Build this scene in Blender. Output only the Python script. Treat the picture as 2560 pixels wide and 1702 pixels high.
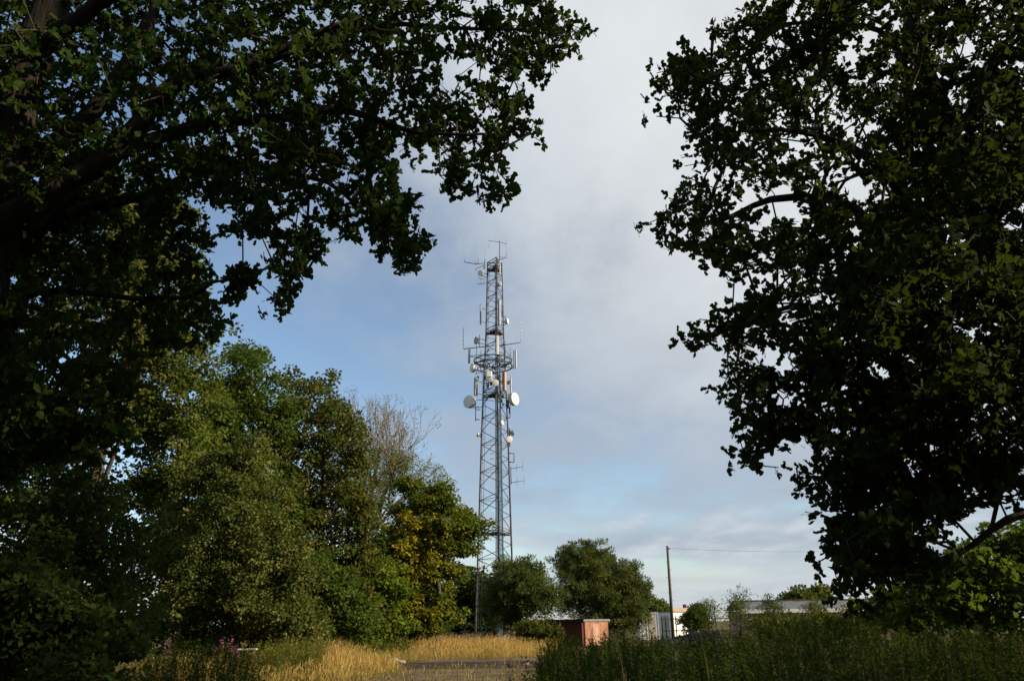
import bpy, math
import numpy as np
from mathutils import Vector, Matrix

# ------------------------------------------------------------------ camera, sky, sun, exposure
sc = bpy.context.scene
for o in list(bpy.data.objects):
    bpy.data.objects.remove(o)
COL = sc.collection
F = 1850.0                       # focal length in photo pixels (2560 wide)
TILT = math.atan(705.0 / F)      # camera looks up
ROLL = 0.012
EYE = 1.6

cam_d = bpy.data.cameras.new('camera')
cam_d.sensor_width = 36.0
cam_d.lens = 36.0 * F / 2560.0
cam_d.clip_end = 5000.0
cam_d.clip_start = 0.05
cam = bpy.data.objects.new('camera', cam_d)
COL.objects.link(cam)
_fw = Vector((0, math.cos(TILT), math.sin(TILT)))
_r0 = Vector((1, 0, 0))
_u0 = Vector((0, -math.sin(TILT), math.cos(TILT)))
_rt = _r0 * math.cos(ROLL) - _u0 * math.sin(ROLL)
_up = _r0 * math.sin(ROLL) + _u0 * math.cos(ROLL)
_m = Matrix.Identity(4)
for i in range(3):
    _m[i][0] = _rt[i]; _m[i][1] = _up[i]; _m[i][2] = -_fw[i]
_m[2][3] = EYE
cam.matrix_world = _m
sc.camera = cam
RT, UP, FW = np.array(_rt), np.array(_up), np.array(_fw)

SUN_AZ = math.radians(106.0)     # clockwise from the view direction (+Y)
SUN_EL = math.radians(27.0)
sun_d = bpy.data.lights.new('sun', 'SUN')
sun_d.energy = 5.0
sun_d.angle = math.radians(0.6)
sun_d.color = (1.0, 0.83, 0.62)
sun = bpy.data.objects.new('sun', sun_d)
COL.objects.link(sun)
_sd = Vector((math.sin(SUN_AZ) * math.cos(SUN_EL), math.cos(SUN_AZ) * math.cos(SUN_EL), math.sin(SUN_EL)))
sun.rotation_euler = _sd.to_track_quat('Z', 'Y').to_euler()
sun.location = (30, -10, 40)

sc.view_settings.view_transform = 'Standard'
sc.view_settings.look = 'None'
sc.view_settings.gamma = 1.0
sc.view_settings.use_curve_mapping = False
sc.view_settings.exposure = 0.72
sc.cycles.max_bounces = 5
sc.cycles.diffuse_bounces = 3
sc.cycles.glossy_bounces = 2
sc.cycles.transmission_bounces = 3
sc.cycles.transparent_max_bounces = 4
sc.cycles.caustics_reflective = False
sc.cycles.caustics_refractive = False

def make_world():
    w = bpy.data.worlds.new('World'); sc.world = w; w.use_nodes = True
    nt = w.node_tree; nt.nodes.clear()
    N, L = nt.nodes.new, nt.links.new
    out = N('ShaderNodeOutputWorld'); bg = N('ShaderNodeBackground'); bg.inputs[1].default_value = 1.0
    sky = N('ShaderNodeTexSky'); sky.sky_type = 'NISHITA'; sky.sun_disc = False
    sky.sun_elevation = SUN_EL; sky.sun_rotation = SUN_AZ
    sky.air_density = 1.0; sky.dust_density = 0.6; sky.ozone_density = 1.6
    sk = N('ShaderNodeMix'); sk.data_type = 'RGBA'; sk.blend_type = 'MULTIPLY'; sk.inputs[0].default_value = 1.0
    L(sky.outputs[0], sk.inputs[6]); sk.inputs[7].default_value = (0.105, 0.107, 0.105, 1)
    tc = N('ShaderNodeTexCoord')
    sep = N('ShaderNodeSeparateXYZ'); L(tc.outputs['Generated'], sep.inputs[0])
    def math_(op, a, b=None, c=None):
        n = N('ShaderNodeMath'); n.operation = op
        for i, v in enumerate((a, b, c)):
            if v is None: continue
            if isinstance(v, (int, float)): n.inputs[i].default_value = v
            else: L(v, n.inputs[i])
        return n.outputs[0]
    zz = math_('MAXIMUM', math_('ADD', sep.outputs[2], 0.12), 0.05)
    cx = math_('DIVIDE', sep.outputs[0], zz); cy = math_('DIVIDE', sep.outputs[1], zz)
    cmb = N('ShaderNodeCombineXYZ'); L(cx, cmb.inputs[0]); L(cy, cmb.inputs[1])
    def noise(scale, detail, rough, loc, sxy=(1, 1, 1)):
        mp = N('ShaderNodeMapping'); mp.inputs['Location'].default_value = loc; mp.inputs['Scale'].default_value = sxy
        L(cmb.outputs[0], mp.inputs[0])
        n = N('ShaderNodeTexNoise'); n.inputs['Scale'].default_value = scale
        n.inputs['Detail'].default_value = detail; n.inputs['Roughness'].default_value = rough
        L(mp.outputs[0], n.inputs['Vector']); return n.outputs[0]
    big = noise(0.75, 2.0, 0.45, (3.1, 7.7, 0))
    fine = noise(2.7, 8.0, 0.58, (1.3, 2.2, 0), (1.0, 0.6, 1))
    # cloud cover: denser towards the right-hand, sunward half of the sky
    cov = math_('ADD', math_('MULTIPLY', big, 0.85), math_('MULTIPLY', fine, 0.58))
    cov = math_('ADD', cov, math_('MULTIPLY', sep.outputs[0], 0.50))
    cov = math_('ADD', cov, math_('MULTIPLY', sep.outputs[2], 0.22))
    mr = N('ShaderNodeMapRange'); mr.interpolation_type = 'SMOOTHSTEP'
    L(cov, mr.inputs[0]); mr.inputs[1].default_value = 0.56; mr.inputs[2].default_value = 0.92
    mr.inputs[3].default_value = 0.06; mr.inputs[4].default_value = 0.95
    # low bank of pale cloud near the horizon
    low = N('ShaderNodeMapRange'); low.interpolation_type = 'SMOOTHSTEP'
    L(math_('ADD', sep.outputs[2], math_('MULTIPLY', math_('SUBTRACT', fine, 0.5), -0.28)), low.inputs[0])
    low.inputs[1].default_value = 0.03; low.inputs[2].default_value = 0.15
    low.inputs[3].default_value = 0.6; low.inputs[4].default_value = 0.0
    msk = math_('MAXIMUM', mr.outputs[0], low.outputs[0])
    # thin cloud lit more strongly on the sunward side
    dotn = N('ShaderNodeVectorMath'); dotn.operation = 'DOT_PRODUCT'
    L(tc.outputs['Generated'], dotn.inputs[0]); dotn.inputs[1].default_value = (0.40, 0.62, 0.675)
    gl = N('ShaderNodeMapRange'); gl.interpolation_type = 'SMOOTHSTEP'
    L(dotn.outputs['Value'], gl.inputs[0]); gl.inputs[1].default_value = 0.76; gl.inputs[2].default_value = 1.0
    cc = N('ShaderNodeMix'); cc.data_type = 'RGBA'
    L(math_('MAXIMUM', gl.outputs[0], math_('MULTIPLY', low.outputs[0], 0.75)), cc.inputs[0])
    cc.inputs[6].default_value = (0.235, 0.278, 0.338, 1); cc.inputs[7].default_value = (0.47, 0.488, 0.492, 1)
    c2 = N('ShaderNodeMix'); c2.data_type = 'RGBA'; c2.blend_type = 'MULTIPLY'; c2.inputs[0].default_value = 1.0
    L(cc.outputs[2], c2.inputs[6])
    sh = N('ShaderNodeMapRange'); L(fine, sh.inputs[0]); sh.inputs[1].default_value = 0.3; sh.inputs[2].default_value = 0.7
    sh.inputs[3].default_value = 0.91; sh.inputs[4].default_value = 1.10
    L(sh.outputs[0], c2.inputs[7])
    mx = N('ShaderNodeMix'); mx.data_type = 'RGBA'
    L(msk, mx.inputs[0]); L(sk.outputs[2], mx.inputs[6]); L(c2.outputs[2], mx.inputs[7])
    L(mx.outputs[2], bg.inputs[0]); L(bg.outputs[0], out.inputs[0])
make_world()

# ------------------------------------------------------------------ helpers
def ray(px, py):
    px = np.asarray(px, float); py = np.asarray(py, float)
    a = (px - 1280.0) / F; b = (851.0 - py) / F
    return a[..., None] * RT + b[..., None] * UP + FW
def at(px, py, Y):
    """world point at forward distance Y seen at photo pixel (px, py)"""
    d = ray(px, py)
    p = d * (np.asarray(Y, float) / d[..., 1])[..., None]
    p[..., 2] += EYE
    return p
def ppm(Y):                       # photo pixels per metre near the horizon at distance Y
    return F / (Y * math.cos(TILT))

MATS = {}
def tagp(o, label=None, cat=None, group=None, kind=None):
    if label: o['label'] = label
    if cat: o['category'] = cat
    if group: o['group'] = group
    if kind: o['kind'] = kind
    return o
def link(o, parent=None):
    COL.objects.link(o)
    if parent is not None:
        o.parent = parent
    return o
def empty(name, loc=(0, 0, 0), rz=0.0):
    o = bpy.data.objects.new(name, None); COL.objects.link(o)
    o.location = loc; o.rotation_euler = (0, 0, rz); o.empty_display_size = 0.3
    return o

def mesh_np(name, V, T, mat, tone=None, smooth=False):
    """triangle mesh straight from numpy arrays"""
    me = bpy.data.meshes.new(name)
    V = np.ascontiguousarray(V, dtype=np.float32); T = np.ascontiguousarray(T, dtype=np.int32)
    me.vertices.add(len(V)); me.vertices.foreach_set('co', V.ravel())
    k = T.shape[1]
    me.loops.add(T.size); me.loops.foreach_set('vertex_index', T.ravel())
    me.polygons.add(len(T))
    me.polygons.foreach_set('loop_start', np.arange(0, T.size, k, dtype=np.int32))
    if smooth:
        me.polygons.foreach_set('use_smooth', np.ones(len(T), dtype=bool))
    me.update(calc_edges=True)
    if tone is not None:
        at_ = me.attributes.new('tone', 'FLOAT', 'POINT')
        at_.data.foreach_set('value', np.ascontiguousarray(tone, dtype=np.float32))
    if mat is not None: me.materials.append(mat)
    return me

class MB:
    """collects boxes, bars, tubes and discs into one mesh"""
    def __init__(s): s.v = []; s.f = []; s.n = 0; s.sm = []
    def add(s, vs, fs, smooth=False):
        s.v.extend([tuple(map(float, v)) for v in vs])
        s.f.extend([tuple(i + s.n for i in f) for f in fs]); s.sm.extend([smooth] * len(fs)); s.n += len(vs)
        return s
    def box(s, c, size, rz=0.0, ax=None):
        c = np.array(c, float); h = np.array(size, float) / 2
        if ax is None:
            ca, sa = math.cos(rz), math.sin(rz)
            ax = (np.array((ca, sa, 0)), np.array((-sa, ca, 0)), np.array((0, 0, 1.0)))
        vs = [c + ax[0] * h[0] * i + ax[1] * h[1] * j + ax[2] * h[2] * k for k in (-1, 1) for j in (-1, 1) for i in (-1, 1)]
        return s.add(vs, [(0, 2, 3, 1), (4, 5, 7, 6), (0, 1, 5, 4), (2, 6, 7, 3), (0, 4, 6, 2), (1, 3, 7, 5)])
    def tube(s, pts, r, k=8, cap=True):
        pts = [np.array(p, float) for p in pts]
        rr = [r] * len(pts) if np.isscalar(r) else list(r)
        vs = []; ref = None
        for i, p in enumerate(pts):
            d = pts[min(i + 1, len(pts) - 1)] - pts[max(i - 1, 0)]
            d = d / (np.linalg.norm(d) + 1e-9)
            if ref is None:
                ref = np.array((0, 0, 1.0)) if abs(d[2]) < .9 else np.array((1.0, 0, 0))
            a = np.cross(d, ref); a /= np.linalg.norm(a) + 1e-9; b = np.cross(a, d); ref = b
            for q in range(k):
                t = 2 * math.pi * q / k
                vs.append(p + rr[i] * (math.cos(t) * a + math.sin(t) * b))
        fs = []
        for i in range(len(pts) - 1):
            for q in range(k):
                q2 = (q + 1) % k
                fs.append((i * k + q, i * k + q2, (i + 1) * k + q2, (i + 1) * k + q))
        s.add(vs, fs, True)
        if cap:
            base = s.n - len(vs)
            s.f.append(tuple(base + q for q in range(k))[::-1]); s.sm.append(False)
            s.f.append(tuple(base + (len(pts) - 1) * k + q for q in range(k))); s.sm.append(False)
        return s
    def build(s, name, mat, parent=None):
        me = bpy.data.meshes.new(name); me.from_pydata(s.v, [], s.f)
        me.polygons.foreach_set('use_smooth', np.array(s.sm, dtype=bool))
        me.materials.append(mat); me.update()
        return link(bpy.data.objects.new(name, me), parent)

# ------------------------------------------------------------------ materials
def nodes_of(name):
    m = bpy.data.materials.new(name); m.use_nodes = True
    nt = m.node_tree; nt.nodes.clear()
    return m, nt, nt.nodes.new, nt.links.new
def leaf_mat(name, cols, transl=0.35, rough=0.75, tcol=(0.20, 0.26, 0.03), spec=0.06):
    """leaf: ramp over the per-leaf tone, diffuse + light through the blade"""
    m, nt, N, L = nodes_of(name)
    out = N('ShaderNodeOutputMaterial'); at_ = N('ShaderNodeAttribute'); at_.attribute_name = 'tone'
    cr = N('ShaderNodeValToRGB'); L(at_.outputs['Fac'], cr.inputs[0])
    els = cr.color_ramp.elements
    for i, c in enumerate(cols):
        e = els[i] if i < 2 else els.new(0.5)
        e.position = i / (len(cols) - 1) if i < 2 else 0.5
    for i, c in enumerate(cols):
        els[i].position = i / (len(cols) - 1)
    for i, c in enumerate(cols):
        els[i].color = (*c, 1)
    pb = N('ShaderNodeBsdfPrincipled'); L(cr.outputs[0], pb.inputs['Base Color'])
    pb.inputs['Roughness'].default_value = rough; pb.inputs['Specular IOR Level'].default_value = spec
    tr = N('ShaderNodeBsdfTranslucent')
    mx = N('ShaderNodeMix'); mx.data_type = 'RGBA'; mx.inputs[0].default_value = 0.5
    L(cr.outputs[0], mx.inputs[6]); mx.inputs[7].default_value = (*tcol, 1); L(mx.outputs[2], tr.inputs[0])
    ms = N('ShaderNodeMixShader'); ms.inputs[0].default_value = transl
    L(pb.outputs[0], ms.inputs[1]); L(tr.outputs[0], ms.inputs[2]); L(ms.outputs[0], out.inputs[0])
    return m
def plain(name, col, rough=0.6, metal=0.0, var=0.25, scale=3.0, bump=0.0, bscale=20.0, col2=None, spec=0.4, stretch=(1, 1, 1)):
    """weathered surface: noise-mottled colour with fine relief"""
    m, nt, N, L = nodes_of(name)
    out = N('ShaderNodeOutputMaterial'); pb = N('ShaderNodeBsdfPrincipled'); L(pb.outputs[0], out.inputs[0])
    tc = N('ShaderNodeTexCoord'); mp = N('ShaderNodeMapping'); L(tc.outputs['Object'], mp.inputs[0]); mp.inputs['Scale'].default_value = stretch
    no = N('ShaderNodeTexNoise'); no.inputs['Scale'].default_value = scale; no.inputs['Detail'].default_value = 6; no.inputs['Roughness'].default_value = 0.65
    L(mp.outputs[0], no.inputs['Vector'])
    cr = N('ShaderNodeValToRGB'); L(no.outputs[0], cr.inputs[0])
    cr.color_ramp.elements[0].position = 0.3; cr.color_ramp.elements[1].position = 0.7
    c2 = col2 if col2 else tuple(min(1, c * (1 + var)) for c in col)
    cr.color_ramp.elements[0].color = (*[c * (1 - var) for c in col], 1) if not col2 else (*col, 1)
    cr.color_ramp.elements[1].color = (*c2, 1)
    L(cr.outputs[0], pb.inputs['Base Color'])
    pb.inputs['Roughness'].default_value = rough; pb.inputs['Metallic'].default_value = metal
    pb.inputs['Specular IOR Level'].default_value = spec
    if bump:
        n2 = N('ShaderNodeTexNoise'); n2.inputs['Scale'].default_value = bscale; n2.inputs['Detail'].default_value = 8
        L(mp.outputs[0], n2.inputs['Vector'])
        b = N('ShaderNodeBump'); b.inputs['Strength'].default_value = bump; b.inputs['Distance'].default_value = 0.05
        L(n2.outputs[0], b.inputs['Height']); L(b.outputs[0], pb.inputs['Normal'])
    return m
M = {}
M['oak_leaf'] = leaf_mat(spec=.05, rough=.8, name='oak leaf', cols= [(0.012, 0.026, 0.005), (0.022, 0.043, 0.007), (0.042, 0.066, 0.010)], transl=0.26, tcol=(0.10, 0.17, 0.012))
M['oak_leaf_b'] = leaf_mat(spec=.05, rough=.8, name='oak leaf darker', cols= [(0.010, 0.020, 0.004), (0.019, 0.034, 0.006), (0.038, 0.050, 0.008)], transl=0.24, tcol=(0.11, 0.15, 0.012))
M['olive_leaf'] = leaf_mat('olive leaf', [(0.035, 0.050, 0.008), (0.080, 0.088, 0.015), (0.13, 0.11, 0.022)], 0.25)
M['feather_leaf'] = leaf_mat('pale green leaf', [(0.05, 0.08, 0.012), (0.085, 0.115, 0.018), (0.13, 0.14, 0.03)], 0.35)
M['lime_leaf'] = leaf_mat('lime green leaf', [(0.05, 0.09, 0.010), (0.10, 0.15, 0.012), (0.18, 0.20, 0.018)], 0.35)
M['green_leaf'] = leaf_mat('mid green leaf', [(0.022, 0.048, 0.007), (0.048, 0.082, 0.010), (0.090, 0.105, 0.017)], 0.25)
M['brown_leaf'] = leaf_mat('browning oak leaf', [(0.028, 0.046, 0.008), (0.060, 0.076, 0.012), (0.12, 0.090, 0.022)], 0.25)
M['sallow_leaf'] = leaf_mat('grey green leaf', [(0.026, 0.048, 0.008), (0.066, 0.082, 0.015), (0.150, 0.140, 0.036)], 0.24, spec=0.10)
M['beech_leaf'] = leaf_mat('turning beech leaf', [(0.026, 0.052, 0.009), (0.078, 0.105, 0.013), (0.25, 0.21, 0.012)], 0.3)
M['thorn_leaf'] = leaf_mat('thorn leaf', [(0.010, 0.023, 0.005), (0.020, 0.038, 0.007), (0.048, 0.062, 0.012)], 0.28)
M['willow_leaf'] = leaf_mat('willow leaf', [(0.036, 0.058, 0.016), (0.072, 0.092, 0.024), (0.13, 0.135, 0.036)], 0.25)
M['maple_leaf'] = leaf_mat('bright maple leaf', [(0.030, 0.062, 0.007), (0.058, 0.100, 0.009), (0.11, 0.15, 0.013)], 0.42, tcol=(0.16, 0.22, 0.01))
M['weed_leaf'] = leaf_mat(spec=.04, rough=.8, name='weed leaf', cols=[(0.011, 0.028, 0.005), (0.020, 0.044, 0.007), (0.042, 0.056, 0.010)], transl=0.3)
M['dock_leaf'] = leaf_mat('dock leaf', [(0.05, 0.10, 0.014), (0.10, 0.14, 0.022), (0.17, 0.15, 0.035), (0.15, 0.07, 0.035)], 0.35)
M['dead_stem'] = leaf_mat('dead stem', [(0.05, 0.035, 0.018), (0.09, 0.062, 0.03), (0.14, 0.10, 0.05)], 0.2)
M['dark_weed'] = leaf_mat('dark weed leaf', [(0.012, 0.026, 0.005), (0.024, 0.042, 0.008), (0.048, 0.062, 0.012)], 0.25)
M['straw'] = leaf_mat('dry grass', [(0.07, 0.11, 0.02), (0.22, 0.21, 0.05), (0.44, 0.31, 0.085), (0.52, 0.38, 0.13), (0.30, 0.16, 0.07)], 0.35, 0.6, (0.42, 0.27, 0.07))
M['verge'] = leaf_mat('verge grass', [(0.06, 0.09, 0.015), (0.20, 0.17, 0.04), (0.36, 0.26, 0.08)], 0.35, 0.6, (0.2, 0.2, 0.03))
M['pink'] = leaf_mat('willowherb flower', [(0.25, 0.05, 0.16), (0.36, 0.08, 0.25), (0.42, 0.14, 0.30)], 0.3)
M['rust_leaf'] = leaf_mat('dead leaf', [(0.16, 0.06, 0.025), (0.26, 0.11, 0.05), (0.36, 0.18, 0.09)], 0.3, tcol=(0.3, 0.12, 0.04))
M['bark'] = plain('oak bark', (0.022, 0.018, 0.013), 0.9, 0, 0.45, 6, 1.0, 14, stretch=(1, 1, 0.25), spec=0.1)
M['bark_grey'] = plain('grey bark', (0.085, 0.07, 0.052), 0.9, 0, 0.4, 6, 0.8, 14, stretch=(1, 1, 0.25), spec=0.1)
M['bark_warm'] = plain('tan twig bark', (0.20, 0.155, 0.10), 0.9, 0, 0.3, 6, spec=0.1)
M['twig'] = plain('twig bark', (0.05, 0.038, 0.026), 0.9, 0, 0.3, 6, spec=0.1)
M['steel'] = plain('galvanised steel', (0.034, 0.042, 0.047), 0.6, 0.2, 0.35, 1.2)
M['steel_dark'] = plain('dull dark steel', (0.05, 0.05, 0.05), 0.6, 0.3, 0.35, 1.0)
M['steel_rust'] = plain('rusting steel', (0.04, 0.038, 0.037), 0.7, 0.15, 0.3, 0.8, col2=(0.075, 0.05, 0.036))
M['cable'] = plain('black blue cable', (0.008, 0.070, 0.105), 0.5, 0, 0.4, 1.5)
M['dish'] = plain('pale dish cover', (0.66, 0.64, 0.57), 0.5, 0, 0.10, 1.3)
M['drum'] = plain('dish drum', (0.42, 0.41, 0.37), 0.55, 0, 0.18, 2.5)
M['panel'] = plain('antenna shell', (0.52, 0.52, 0.49), 0.5, 0, 0.12, 1.5)
M['panel_grey'] = plain('grey antenna shell', (0.26, 0.26, 0.25), 0.55, 0, 0.15, 1.5)
M['sun_patch'] = plain('sun patch on wall', (0.33, 0.20, 0.13), 0.8, 0, 0.4, 3)
M['panel_tan'] = plain('tan antenna shell', (0.48, 0.27, 0.17), 0.55, 0, 0.12, 1.5)
M['pole'] = plain('weathered pole', (0.085, 0.068, 0.05), 0.85, 0, 0.35, 5, 0.5, 20, stretch=(1, 1, 0.1), spec=0.15)
M['brick'] = plain('red brick', (0.085, 0.026, 0.020), 0.9, 0, 0.3, 5, 0.4, 30)  # brick darkened to carry the shed's shaded side
M['sunlit_brick'] = plain('brick with sun in colour', (0.26, 0.125, 0.075), 0.9, 0, 0.45, 2.0, 0.5, 30)  # the shed's brick again, with sunlight put into the colour
M['felt'] = plain('grey roofing felt', (0.16, 0.155, 0.15), 0.9, 0, 0.25, 3, 0.3, 15)
M['dark_trim'] = plain('dark trim', (0.025, 0.02, 0.018), 0.7, 0, 0.3, 4)
M['white_paint'] = plain('white painted panel', (0.66, 0.66, 0.63), 0.55, 0, 0.10, 0.9)
M['cream'] = plain('cream panel', (0.42, 0.39, 0.30), 0.7, 0, 0.15, 1.5)
M['brown_wood'] = plain('brown board', (0.10, 0.055, 0.03), 0.8, 0, 0.3, 3, stretch=(1, 1, 0.15))
M['tan_roof'] = plain('tan tiled roof', (0.46, 0.34, 0.20), 0.85, 0, 0.15, 2, 0.3, 12)
M['slate'] = plain('grey corrugated sheet', (0.09, 0.10, 0.105), 0.7, 0.1, 0.3, 1.2)
M['brown_wall'] = plain('brown rendered wall', (0.22, 0.13, 0.10), 0.9, 0, 0.25, 1.5, 0.3, 20)
M['concrete'] = plain('concrete', (0.30, 0.29, 0.27), 0.9, 0, 0.25, 3, 0.4, 25)
M['glass'] = plain('dark window', (0.02, 0.025, 0.03), 0.15, 0, 0.1, 1)
M['soil'] = plain('dark soil heap', (0.018, 0.015, 0.012), 0.95, 0, 0.4, 2.5, 1.0, 9)

def ground_mat():
    m, nt, N, L = nodes_of('rough grassland')
    out = N('ShaderNodeOutputMaterial'); pb = N('ShaderNodeBsdfPrincipled'); L(pb.outputs[0], out.inputs[0])
    tc = N('ShaderNodeTexCoord')
    n1 = N('ShaderNodeTexNoise'); n1.inputs['Scale'].default_value = 0.25; n1.inputs['Detail'].default_value = 5; L(tc.outputs['Object'], n1.inputs['Vector'])
    n2 = N('ShaderNodeTexNoise'); n2.inputs['Scale'].default_value = 6.0; n2.inputs['Detail'].default_value = 8; L(tc.outputs['Object'], n2.inputs['Vector'])
    c1 = N('ShaderNodeValToRGB'); L(n1.outputs[0], c1.inputs[0])
    c1.color_ramp.elements[0].position = .38; c1.color_ramp.elements[1].position = .62
    c1.color_ramp.elements[0].color = (0.05, 0.065, 0.018, 1); c1.color_ramp.elements[1].color = (0.20, 0.14, 0.05, 1)
    c2 = N('ShaderNodeMix'); c2.data_type = 'RGBA'; c2.blend_type = 'MULTIPLY'; c2.inputs[0].default_value = 0.8
    L(c1.outputs[0], c2.inputs[6]); L(n2.outputs[0], c2.inputs[7]); L(c2.outputs[2], pb.inputs['Base Color'])
    pb.inputs['Roughness'].default_value = 0.95; pb.inputs['Specular IOR Level'].default_value = 0.1
    b = N('ShaderNodeBump'); b.inputs['Strength'].default_value = 0.8; b.inputs['Distance'].default_value = 0.08
    L(n2.outputs[0], b.inputs['Height']); L(b.outputs[0], pb.inputs['Normal'])
    return m
def gravel_mat(name, a, b_):
    m, nt, N, L = nodes_of(name)
    out = N('ShaderNodeOutputMaterial'); pb = N('ShaderNodeBsdfPrincipled'); L(pb.outputs[0], out.inputs[0])
    tc = N('ShaderNodeTexCoord')
    v = N('ShaderNodeTexVoronoi'); v.inputs['Scale'].default_value = 14.0; L(tc.outputs['Object'], v.inputs['Vector'])
    n1 = N('ShaderNodeTexNoise'); n1.inputs['Scale'].default_value = 0.9; n1.inputs['Detail'].default_value = 6; L(tc.outputs['Object'], n1.inputs['Vector'])
    c1 = N('ShaderNodeValToRGB'); L(n1.outputs[0], c1.inputs[0]); c1.color_ramp.elements[0].position = .35; c1.color_ramp.elements[1].position = .65
    c1.color_ramp.elements[0].color = (*a, 1); c1.color_ramp.elements[1].color = (*b_, 1)
    c2 = N('ShaderNodeMix'); c2.data_type = 'RGBA'; c2.blend_type = 'OVERLAY'; c2.inputs[0].default_value = 0.6
    L(c1.outputs[0], c2.inputs[6]); L(v.outputs['Color'], c2.inputs[7])
    hs = N('ShaderNodeHueSaturation'); hs.inputs['Saturation'].default_value = 0.85; L(c2.outputs[2], hs.inputs['Color'])
    L(hs.outputs[0], pb.inputs['Base Color']); pb.inputs['Roughness'].default_value = 0.95; pb.inputs['Specular IOR Level'].default_value = 0.15
    b = N('ShaderNodeBump'); b.inputs['Strength'].default_value = 0.9; b.inputs['Distance'].default_value = 0.04
    L(v.outputs['Distance'], b.inputs['Height']); L(b.outputs[0], pb.inputs['Normal'])
    return m
M['ground'] = ground_mat()
M['gravel'] = gravel_mat('gravel', (0.070, 0.050, 0.030), (0.14, 0.100, 0.060))
M['shaded_track'] = gravel_mat('track with shade in colour', (0.022, 0.017, 0.013), (0.046, 0.036, 0.026))  # shade lying across the track, put into a darker surface colour

# ------------------------------------------------------------------ ground and track
def sheet(name, outline, z, mat):
    n = len(outline)
    me = bpy.data.meshes.new(name)
    me.from_pydata([(x, y, z) for x, y in outline], [], [tuple(range(n))]); me.materials.append(mat); me.update()
    o = link(bpy.data.objects.new(name, me)); o['kind'] = 'structure'; return o
sheet('ground', [(-900, -300), (900, -300), (900, 1500), (-900, 1500)], 0.0, M['ground'])
rngT = np.random.default_rng(5)
def wavy(xs, ys, amp):
    return [(x, y + rngT.uniform(-amp, amp)) for x, y in zip(xs, ys)]
_ys = np.linspace(10, 40, 50)
_left = [(-4.6 + 0.5 * math.sin(y * .9) + rngT.uniform(-.3, .3), y) for y in _ys]
sheet('gravel_apron', [(30, 10)] + [(30, 39.5)] + _left[::-1], 0.004, M['gravel'])
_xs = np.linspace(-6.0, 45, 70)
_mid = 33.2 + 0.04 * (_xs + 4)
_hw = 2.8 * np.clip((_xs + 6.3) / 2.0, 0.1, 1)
sheet('track', wavy(_xs, _mid - _hw, .15) + wavy(_xs[::-1], (_mid + _hw)[::-1], .15), 0.008, M['shaded_track'])  # dark strip stands in for the shadow across the track

# ------------------------------------------------------------------ vegetation engine
def in_poly(P, poly):
    poly = np.asarray(poly, float); x, y = P[:, 0], P[:, 1]
    c = np.zeros(len(P), bool); j = len(poly) - 1
    for i in range(len(poly)):
        xi, yi = poly[i]; xj, yj = poly[j]
        if yi != yj:
            c ^= ((yi > y) != (yj > y)) & (x < (xj - xi) * (y - yi) / (yj - yi) + xi)
        j = i
    return c
def poly_dist(P, poly):
    poly = np.asarray(poly, float); d = np.full(len(P), 1e9)
    for i in range(len(poly)):
        a = poly[i]; b = poly[(i + 1) % len(poly)]; ab = b - a; L2 = ab @ ab + 1e-9
        t = np.clip(((P - a) @ ab) / L2, 0, 1)
        q = a + t[:, None] * ab
        d = np.minimum(d, np.hypot(*(P - q).T))
    return d
def lumps(P, rng, n, s):
    """smooth random field in 0..1 over 3-D points"""
    f = np.zeros(len(P)); 
    for _ in range(n):
        k = rng.normal(size=3) * s; f += np.sin(P @ k + rng.uniform(0, 6.3))
    f /= math.sqrt(n)
    return 0.5 + 0.5 * np.tanh(f * 0.9)
def crown_points(poly, Y0, thick, n, rng, holes=(), inset=0.0, front=0.68, shell=0.55, lump=0.35, ls=1.4):
    """twig ends spread through a rounded crown whose silhouette is poly (photo pixels) at distance Y0"""
    poly = np.asarray(poly, float); lo = poly.min(0); hi = poly.max(0)
    out = []; got = 0
    for _try in range(60):
        if got >= n: break
        P = lo + (hi - lo) * rng.random((n * 3, 2))
        P = P[in_poly(P, poly)]
        for h in holes:
            P = P[~in_poly(P, h)]
        d = poly_dist(P, poly) / ppm(Y0)
        k = d >= min(inset, .55 * d.max()); P = P[k]; d = d[k]
        w = np.clip(d / thick, 0, 1)
        half = thick * np.sqrt(1 - (1 - w) ** 2) + 0.1
        u = rng.random(len(P)) ** shell * np.where(rng.random(len(P)) < front, -1, 1)
        W = at(P[:, 0], P[:, 1], Y0 + u * half)
        W = W[(W[:, 2] > 0.15)]
        f = lumps(W, rng, 7, ls) if lump > 0 else np.ones(len(W))
        W = W[f > rng.random(len(W)) * lump * 2 - (1 - lump) * 0.0] if lump > 0 else W
        out.append(W); got += len(W)
    return np.concatenate(out)[:n]

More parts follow.
